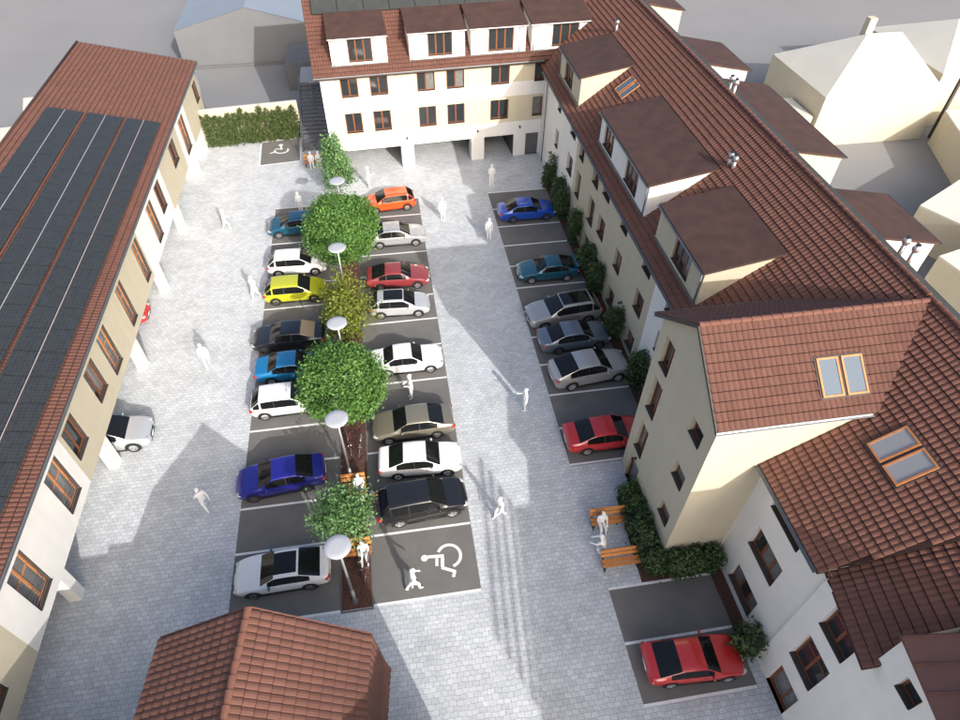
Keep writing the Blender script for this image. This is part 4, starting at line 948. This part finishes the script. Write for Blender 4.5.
def person_mesh(name, pose):
    J = {}; E_ = []; rad = {}
    def add(k, p, r_, par=None):
        J[k] = Vector(p); rad[k] = r_
        if par: E_.append((par, k))
    g = pose.get; hz = g('hip', .94); ln = g('lean', 0.0)
    add('pel', (0, 0, hz), (.155, .115)); add('spn', (0, ln*.25, hz+.20), (.135, .10), 'pel'); add('che', (0, ln*.6, hz+.40), (.165, .12), 'spn'); add('nek', (0, ln*.85, hz+.56), (.058, .058), 'che')
    add('hd0', (0, ln*.95+.02, hz+.64), (.075, .085), 'nek'); add('hd1', (0, ln+.03, hz+.73), (.088, .105), 'hd0'); add('hd2', (0, ln+.02, hz+.81), (.06, .075), 'hd1')
    for s_, c in ((1, 'R'), (-1, 'L')):
        sh = Vector((.185*s_, ln*.7, hz+.47)); add('sh'+c, sh, .068, 'che')
        el = sh+Vector(g('el'+c, (.055*s_, -.02, -.29))); add('el'+c, el, .047, 'sh'+c)
        wr = el+Vector(g('wr'+c, (.0, .07, -.25))); add('wr'+c, wr, .032, 'el'+c)
        d = (wr-el).normalized(); pm = wr+d*.07; add('pm'+c, pm, (.042, .026), 'wr'+c)
        sd = Vector((0, 1, 0)) if abs(d.y) < .8 else Vector((1, 0, 0)); sd = (sd-d*sd.dot(d)).normalized(); fwd = d.cross(sd)*(-s_)
        for q, (of, ln_) in enumerate(((-.03, .075), (-.01, .09), (.012, .085), (.032, .065))):
            a = pm+d*.045+sd*of; add('f%d%s' % (q, c), a, .010, 'pm'+c); add('g%d%s' % (q, c), a+d*ln_*.8+fwd*.02, .008, 'f%d%s' % (q, c))
        add('t0'+c, wr+d*.05+sd*.045, .011, 'wr'+c); add('t1'+c, wr+d*.095+sd*.065+fwd*.01, .009, 't0'+c)
        hp = Vector((.09*s_, 0, hz-.05)); add('hp'+c, hp, .095, 'pel')
        kn = hp+Vector(g('kn'+c, (.01*s_, .02, -.43))); add('kn'+c, kn, .064, 'hp'+c)
        an = kn+Vector(g('an'+c, (.0, -.02, -.40))); add('an'+c, an, .043, 'kn'+c)
        he = an+Vector((0, -.02, -.035)); add('to'+c, an+Vector(g('to'+c, (.01*s_, .16, -.045))), .036, 'an'+c)
    return skin_mesh(name, J, E_, rad)
def hair_mesh():
    q = MB(); ellipsoid(q, (0, 0, 0), .098, .118, .085, 12, 8); return q.mesh('hair', PERSON, True)
HAIR = hair_mesh()
POSES = {
 'stand': dict(), 'arm': dict(elR=(.07, .10, -.25), wrR=(-.04, .21, .06)), 'hold': dict(elR=(.06, .03, -.27), wrR=(-.10, .20, -.02), elL=(-.06, .03, -.27), wrL=(.10, .20, -.02)),
 'walk': dict(knR=(.01, .22, -.37), anR=(0, .02, -.42), knL=(-.01, -.06, -.43), anL=(0, -.25, -.33), elR=(.06, -.13, -.26), wrR=(0, -.02, -.26), elL=(-.06, .11, -.27), wrL=(0, .18, -.19), toL=(0, .13, -.10), lean=.05),
 'run': dict(knR=(.02, .34, -.27), anR=(0, -.16, -.38), knL=(-.01, -.10, -.42), anL=(0, -.30, -.28), elR=(.10, -.16, -.22), wrR=(.02, .2, -.1), elL=(-.1, .16, -.2), wrL=(0, .2, .12), lean=.14),
 'sit': dict(hip=.54, knR=(.03, .42, -.01), anR=(.01, .06, -.40), knL=(-.03, .42, -.01), anL=(-.01, .04, -.40), elR=(.06, .06, -.27), wrR=(-.06, .22, -.05), elL=(-.06, .06, -.27), wrL=(.06, .22, -.05)),
 'crouch': dict(hip=.62, lean=.22, knR=(.08, .34, -.20), anR=(0, -.12, -.36), knL=(-.06, .30, -.22), anL=(0, -.26, -.30), elR=(.05, .2, -.2), wrR=(-.05, .2, -.1), elL=(-.05, .2, -.2), wrL=(.05, .2, -.1)),
}
PM = {k: person_mesh('person', v) for k, v in POSES.items()}
def person(x, y, rz, pose, label, z=0.0, h=1.0, group='white figures in the yard'):
    o = bpy.data.objects.new('person', PM[pose]); COL.objects.link(o); ORG[o.name] = Vector((0, 0, 0))
    lo = min(v.co.z for v in PM[pose].vertices)
    o.location = (x, y, z-lo*h if pose != 'sit' else z); o.rotation_euler = (0, 0, rz); o.scale = (h,)*3
    tag(o, label, 'person', group)
    hp = POSES[pose]; hz = hp.get('hip', .94); ln = hp.get('lean', 0)
    c = bpy.data.objects.new('hair', HAIR); COL.objects.link(c); c.parent = o; c.location = (0, ln+.005, hz+.785)
    return o
person(-12.85, 43.8, R(-60), 'walk', 'white figure striding near the far end of the left lane', h=1.02)
person(-9.85, 35.2, R(150), 'walk', 'white figure walking left of the yellow-green hatchback', h=1.1)
person(-12.3, 29.1, R(200), 'walk', 'white figure walking in the middle of the left lane', h=1.1)
person(-10.95, 18.75, R(40), 'walk', 'white figure hurrying through the shade left of the violet saloon', h=1.05)
person(-7.25, 45.5, R(160), 'hold', 'white figure standing behind the teal hatchback', h=1.0)
person(-1.7, 48.3, R(-90), 'arm', 'white figure with outstretched arm behind the orange car', h=1.12)
person(3.9, 42.85, R(180), 'stand', 'white figure standing in the sun beside the silver saloon', h=1.08)
person(8.55, 47.2, R(180), 'hold', 'white figure in the shade before the garage openings', h=1.1)
person(7.1, 39.7, R(170), 'stand', 'white figure beside the empty bays of the wing row', h=1.02)
person(-.05, 24.65, R(100), 'hold', 'white figure carrying something past the grey-beige saloon', h=1.12)
person(6.4, 22.75, R(90), 'arm', 'white figure at the shadow edge left of the red saloon', h=1.03)
person(3.75, 16.1, R(120), 'walk', 'white figure on the striped shadow right of the black crossover', h=1.05)
person(-.9, 12.95, R(-70), 'walk', 'white figure walking across the wide wheelchair bay', h=1.12)
person(-4.9, 49.4, R(180), 'stand', 'white figure half hidden behind the slender tree', h=1.05)

# ------------------------------------------------------------------ benches, bin, bicycles, lamps
def bench(x, y, rz, W, label, back=True):
    """sitter looks towards local -y"""
    o = thing('park_bench', (0, 0, 0), label, 'bench', 'wooden benches in the yard')
    def slat(nm, y0, z0, y1, z1, t=.035):
        m = MB(); a = Vector((0, y1-y0, z1-z0)); n_ = a.cross(Vector((1, 0, 0))).normalized()*t; p = Vector((-W/2, y0, z0)); q = Vector((W/2, y0, z0)); m.hexa([p, q, q+a, p+a, p+n_, q+n_, q+a+n_, p+a+n_]); m.build(nm, BENCHW, o)
    slat('seat_slat', -.52, .43, -.34, .435); slat('seat_slat', -.30, .435, -.10, .43)
    if back: slat('back_slat', -.03, .50, .03, .68); slat('back_slat', .05, .74, .11, .93)
    for sx in (-W/2+.12, W/2-.12):
        m = MB(); m.box(sx-.03, sx+.03, -.5, -.43, 0, .42); m.box(sx-.03, sx+.03, -.08, .0, 0, .42); m.box(sx-.03, sx+.03, -.55, .06, .37, .425); m.box(sx-.03, sx+.03, -.56, .06, 0, .03)
        if back: m.hexa([Vector(p) for p in ((sx-.03, -.02, .40), (sx+.03, -.02, .40), (sx+.03, .04, .40), (sx-.03, .04, .40), (sx-.03, .12, .95), (sx+.03, .12, .95), (sx+.03, .17, .95), (sx-.03, .17, .95))])
        m.build('leg', BLACKM, o)
    o.location = (x, y, 0); o.rotation_euler = (0, 0, rz); return o
bench(9.1, 15.15, R(-1), 1.95, 'orange wood bench nearer the red saloon with seated figure')
bench(8.98, 12.95, R(0), 1.85, 'orange wood bench nearer the empty bay with figure at its back')
bench(-6.25, 52.95, R(4), 1.9, 'far wooden bench with two figures beside the single wheelchair bay')
bench(-3.52, 19.05, R(0), 1.25, 'short bench in the mulch strip right of the violet saloon'); bench(-3.50, 18.1, R(180), 1.25, 'short bench in the mulch strip facing away under the small tree')
bench(-3.35, 15.35, R(0), 1.25, 'short bench in the mulch strip left of the wide wheelchair bay')
person(8.62, 14.78, R(182), 'sit', 'white figure seated on the bench nearer the red saloon', group='white figures in the yard')
person(8.35, 13.42, R(60), 'crouch', 'white figure leaning behind the bench nearer the empty bay')
person(-6.55, 52.6, R(184), 'sit', 'left one of two figures seated on the far bench'); person(-5.9, 52.62, R(178), 'sit', 'right one of two figures seated on the far bench')
person(-3.22, 18.75, R(180), 'sit', 'white figure seated in the mulch strip right of the violet saloon'); person(-3.1, 15.0, R(180), 'sit', 'white figure seated in the mulch strip left of the wide wheelchair bay')
o = thing('litter_bin', (10.0, 14.05, 0), 'black litter bin between the two right-hand benches', 'bin')
m = MB(); m.lathe([(.0, .12), (.15, .12), (.21, .72), (.19, .72), (.14, .2)], 14, c=(10.0, 14.05, 0)); m.build('bucket', BLACKM, o, True)
m = MB(); m.cyl((10.0, 14.3, 0), (10.0, 14.3, .85), .03, n=8); m.build('post', BLACKM, o); m = MB(); m.lathe([(.215, .70), (.225, .73), (.2, .76)], 14, c=(10.0, 14.05, 0)); m.build('rim', GUTTER, o, True)
def bicycle(x, y, rz, label, colr):
    o = thing('bicycle', (0, 0, 0), label, 'bicycle', 'bicycles in the mulch strip')
    for wx in (-.52, .52):
        m = MB(); n = 24
        ring = [Vector((wx+.33*math.cos(2*math.pi*i/n), 0, .34+.33*math.sin(2*math.pi*i/n))) for i in range(n)]
        for i in range(n): m.cyl(ring[i], ring[(i+1) % n], .019, n=5, caps=False)
        w_ = m.build('wheel', RUBBER, o, True)
        m = MB()
        for i in range(0, n, 2): m.cyl((wx, 0, .34), ring[i], .004, n=4, caps=False)
        m.cyl((wx, -.05, .34), (wx, .05, .34), .025, n=8); m.build('spokes', STEEL, w_)
    m = MB(); bb = (-.08, 0, .30); st_ = (-.22, 0, .80); hd = (.36, 0, .82); 
    for a, b in ((bb, st_), (bb, hd), ((-.2, 0, .74), (.35, 0, .88)), (bb, (-.52, 0, .34)), ((-.2, 0, .74), (-.52, 0, .34)), ((.36, 0, .93), (.52, 0, .34))): m.cyl(a, b, .017, n=6)
    m.build('frame', colr, o, True)
    m = MB(); m.cyl((-.22, 0, .78), (-.25, 0, .92), .013, n=6); ellipsoid(m, (-.25, 0, .94), .13, .07, .03); m.build('saddle', BLACKM, o, True)
    m = MB(); m.cyl((.36, 0, .9), (.35, 0, 1.02), .013, n=6); m.tube([Vector(p) for p in ((.28, -.28, 1.03), (.36, -.1, 1.03), (.36, .1, 1.03), (.28, .28, 1.03))], .014, 6); m.build('handlebar', BLACKM, o, True)
    m = MB(); m.cyl((-.08, -.1, .3), (-.08, .1, .3), .012, n=6); m.cyl((-.08, -.09, .3), (.04, -.09, .2), .01, n=5); m.cyl((-.08, .09, .3), (-.2, .09, .4), .01, n=5); m.build('pedals', STEEL, o)
    o.location = (x, y, .05); o.rotation_euler = (R(6), 0, rz); return o
BR = mat('dark_red_frame', (.20, .02, .02), .35, coat=.5); GYF = mat('grey_frame', (.35, .36, .37), .35, metal=.5)
bicycle(-3.15, 21.3, R(82), 'grey bicycle in the mulch strip below the nearer round tree', GYF); bicycle(-3.75, 21.5, R(100), 'dark red bicycle in the mulch strip below the nearer round tree', BR)
bicycle(-3.0, 14.25, R(78), 'dark red bicycle beside the lower lamp post', BR); bicycle(-3.35, 14.6, R(95), 'grey bicycle beside the lower lamp post', GYF)
for i, (x, y, lab) in enumerate(((-3.6, 12.78, 'disc lamp post at the near end of the mulch strip'), (-3.64, 19.35, 'disc lamp post between the nearer round tree and the small tree'), (-3.62, 26.0, 'disc lamp post between yellowish tree and nearer round tree'),
                                 (-3.61, 32.85, 'disc lamp post between far round tree and yellowish tree'), (-3.6, 40.7, 'disc lamp post beyond the far round tree'))):
    o = thing('lamp_post', (x, y, 0), lab, 'lamp post', 'disc lamp posts on the tree strip')
    m = MB(); m.cyl((x, y, 0), (x, y, 1.2), .085, n=14); m.cyl((x, y, 1.2), (x, y, 5.1), .062, .05, 14); m.build('pole', POLE, o, True)
    m = MB(); m.cyl((x, y, 0), (x, y, .08), .14, n=14); m.build('base', GUTTER, o)
    m = MB(); m.lathe([(0, 5.34), (.30, 5.34), (.52, 5.32), (.55, 5.29), (.52, 5.26), (.25, 5.22), (.08, 5.10), (0, 5.10)], 32, c=(x, y, 0)); m.build('disc', DISC, o, True)
    m = MB()
    for a in (0, 120, 240): m.cyl((x+.34*math.cos(R(a)), y+.34*math.sin(R(a)), 5.335), (x+.34*math.cos(R(a)), y+.34*math.sin(R(a)), 5.35), .018, n=6)
    m.build('bolt', STEEL, o)

# ------------------------------------------------------------------ plants
def leaves(n, sampler, size, seed, flat=.5, clump=14, spread=.22):
    rnd = random.Random(seed); m = MB(); m.t = []
    g = rnd.gauss; k = 0
    while k < n:
        c, out, shade = sampler(rnd); c = Vector(c); out = Vector(out)
        ct = min(1, max(0, .5+.28*g(0, 1)+shade))
        for _ in range(clump):
            p = c+Vector((g(0, spread), g(0, spread), g(0, spread)*.8)); s_ = size*rnd.uniform(.65, 1.3)
            nn = (out*flat+Vector((g(0, 1), g(0, 1), g(0, 1)))*.6+Vector((0, 0, .25))).normalized()
            a = nn.orthogonal().normalized(); a = (Matrix.Rotation(rnd.uniform(0, 6.28), 3, nn) @ a); b = nn.cross(a)
            q = len(m.v); bend = nn*(-.18*s_)
            m.v += [tuple(p-a*s_*.5), tuple(p+b*s_*.28+bend*.2), tuple(p+a*s_*.5+bend), tuple(p-b*s_*.28+bend*.2)]
            m.f.append((q, q+1, q+2, q+3)); m.m.append(0); m.t.append(min(1, max(0, ct+rnd.uniform(-.22, .22)))); k += 1
    return m
def shell(cx, cy, cz, rx, ry, rz, inner=.55, bump=.12, seed=0, zmin=-1):
    rb = random.Random(seed); lobes = [(Vector((rb.gauss(0, 1), rb.gauss(0, 1), rb.gauss(0, 1))).normalized(), rb.uniform(-bump, bump*1.2)) for _ in range(26)]
    def f(rnd):
        while True:
            d = Vector((rnd.gauss(0, 1), rnd.gauss(0, 1), rnd.gauss(0, 1))).normalized()
            if d.z > zmin: break
        e = sum(a*max(0, d.dot(l))**9 for l, a in lobes)
        r_ = (1+e)*(inner+(1-inner)*rnd.random()**.45)
        return (cx+d.x*rx*r_, cy+d.y*ry*r_, cz+d.z*rz*r_), d, .0
    return f
def branches(parent, base, top, r0, targets, name='trunk', seed=0):
    rnd = random.Random(seed); m = MB(); base = Vector(base); top = Vector(top); n = 6; prev = base; pr = r0
    pts = [base]
    for i in range(1, n+1):
        t = i/n; p = base.lerp(top, t)+Vector((rnd.uniform(-.04, .04), rnd.uniform(-.04, .04), 0)); r_ = r0*(1-.72*t); m.cyl(prev, p, pr, r_, 9, caps=False); prev, pr = p, r_; pts.append(p)
    o = m.build(name, TRUNK, parent, True)
    m = MB()
    for tg in targets:
        tg = Vector(tg); a = pts[rnd.randint(2, n)]; mid = a.lerp(tg, .5)+Vector((0, 0, -.12)); m.cyl(a, mid, r0*.35, r0*.22, 6, caps=False); m.cyl(mid, tg, r0*.22, r0*.06, 6, caps=False)
        for _ in range(2):
            e = tg+Vector((rnd.gauss(0, .25), rnd.gauss(0, .25), rnd.gauss(0, .2))); m.cyl(mid.lerp(tg, .6), e, r0*.1, r0*.03, 5, caps=False)
    m.build('limbs', TRUNK, parent, True)
def tree(x, y, cz, rx, rz, n, size, lm, label, seed, r0=.11, inner=.5, bump=.12, zmin=-.85, ry=None, spread=.2, tx=0):
    o = thing('tree', (x, y, 0), label, 'tree', 'trees on the mulch strip'); rnd = random.Random(seed); ry = ry or rx
    tg = []
    for _ in range(13):
        d = Vector((rnd.gauss(0, 1), rnd.gauss(0, 1), rnd.gauss(0, .8))).normalized(); tg.append((x+d.x*rx*.75, y+d.y*ry*.75, cz+d.z*rz*.75))
    branches(o, (x, y, .02), (x+tx, y, cz+rz*.4), r0, tg, seed=seed)
    lv = leaves(n, shell(x, y, cz, rx, ry, rz, inner, bump, seed, zmin), size, seed, spread=spread); lv.build('crown', lm, o); return o
tree(-3.55, 37.9, 3.25, 2.42, 2.35, 21000, .20, LEAF_R, 'large round green tree at the far end of the strip', 11, bump=.16, inner=.62)
tree(-3.72, 23.6, 3.05, 2.15, 2.1, 21000, .18, LEAF_R, 'large round green tree nearer the viewer', 12, bump=.16, inner=.62)
tree(-3.75, 31.2, 1.75, 1.05, 1.65, 5200, .19, LEAF_Y, 'loose yellowish tree between the two round trees', 13, inner=.25, bump=.45, r0=.07, ry=2.3, spread=.3)
tree(-3.7, 15.75, 2.95, 1.35, 1.05, 4600, .17, LEAF_L, 'small pale green tree at the near end of the strip', 14, inner=.3, bump=.4, r0=.06, spread=.26)
tree(-4.15, 47.6, 2.7, 1.0, 2.1, 5600, .2, LEAF_L, 'slender light green tree beside the far bench', 15, inner=.3, bump=.35, r0=.07, spread=.26)
# low groundcover at the yellowish tree's foot
def shrub(x, y, h, r, label, seed, lm=None, n=1500, size=.17, group='shrubs along the wing wall', name='shrub', ry=None, stems=5):
    o = thing(name, (x, y, 0), label, 'shrub', group); rnd = random.Random(seed); ry = ry or r
    m = MB()
    for _ in range(stems):
        q = Vector((x+rnd.uniform(-.12, .12), y+rnd.uniform(-.12, .12), 0)); t = Vector((x+rnd.uniform(-r, r)*.7, y+rnd.uniform(-ry, ry)*.7, h*rnd.uniform(.7, .95))); m.cyl(q, t, .022, .006, 5, caps=False)
    m.build('stem', TRUNK, o, True)
    lv = leaves(n, shell(x, y, h*.52, r, ry, h*.5, .35, .3, seed), size, seed, spread=.13); lv.build('foliage', lm or LEAF_D, o); return o
shrub(13.25, 46.1, 2.7, .55, 'dark shrub at the far end of the wing wall', 21, n=1900)
shrub(13.3, 43.2, 2.9, .52, 'dark shrub beside the bonnet of the bright blue saloon', 22, n=1900); shrub(13.3, 41.6, 2.6, .6, 'dark shrub just past the bright blue saloon', 23, n=1900)
shrub(13.3, 38.1, 3.0, .5, 'slim dark shrub between blue saloon and petrol coupe', 24, n=1900)
shrub(13.3, 34.6, 2.7, .68, 'broad dark shrub behind the petrol coupe spoiler', 25, n=2300); shrub(13.3, 32.3, 2.9, .62, 'dark shrub between petrol coupe and silver off-roader', 26, n=2300)
shrub(13.3, 27.9, 2.5, .6, 'dark shrub before the steel blue saloon', 27, n=2100); shrub(13.3, 23.6, 2.9, .62, 'dark shrub before the light silver fastback off-roader', 28, n=2300)
shrub(13.1, 8.15, 1.7, .62, 'dark shrub before the bonnet of the shiny red coupe', 29, n=2000)
HP = [(10.35, 15.85, 1.5, 'at the tower door'), (10.3, 15.0, 1.7, 'beside the bench nearer the red saloon'), (10.25, 14.1, 1.75, 'behind the litter bin'), (10.2, 13.2, 1.7, 'beside the bench nearer the empty bay'), (10.3, 12.25, 1.6, 'at the tower corner'), (11.2, 12.0, 1.75, 'right of the tower corner'), (12.1, 12.0, 1.7, 'midway along the empty bay'), (13.0, 12.05, 1.6, 'against the white house')]
for i, (x, y, h, t) in enumerate(HP):
    shrub(x+.12, y, h, .52, 'dense dark hedge shrub '+t, 40+i, n=2600, group='hedge shrubs round the tower', name='hedge_shrub')
for i in range(15):
    t = (i+.5)/15; x = lerp(-16.2, -7.75, t); y = lerp(57.33, 58.18, t); h = random.uniform(2.65, 3.3)
    lab = ('%s conifer of the hedge counting from the arcade building' % ('first second third fourth fifth sixth seventh eighth ninth tenth eleventh twelfth thirteenth fourteenth fifteenth'.split()[i]))
    o = thing('hedge_conifer', (x, y, 0), lab, 'conifer', 'conifers along the garden wall'); m = MB(); m.cyl((x, y, 0), (x, y, h*.9), .05, .015, 6); m.build('trunk', TRUNK, o)
    def smp(rnd, x=x, y=y, h=h):
        z_ = rnd.random()**1.15; a = rnd.uniform(0, 6.283); r_ = (.40*(1-z_**2.6)+.07)*rnd.uniform(.6, 1.1); return (x+r_*math.cos(a), y+r_*.75*math.sin(a), .1+z_*h*.97), (math.cos(a), math.sin(a), .3), 0
    lv = leaves(1400, smp, .15, 60+i, clump=10, spread=.09); lv.build('foliage', LEAF_H, o)
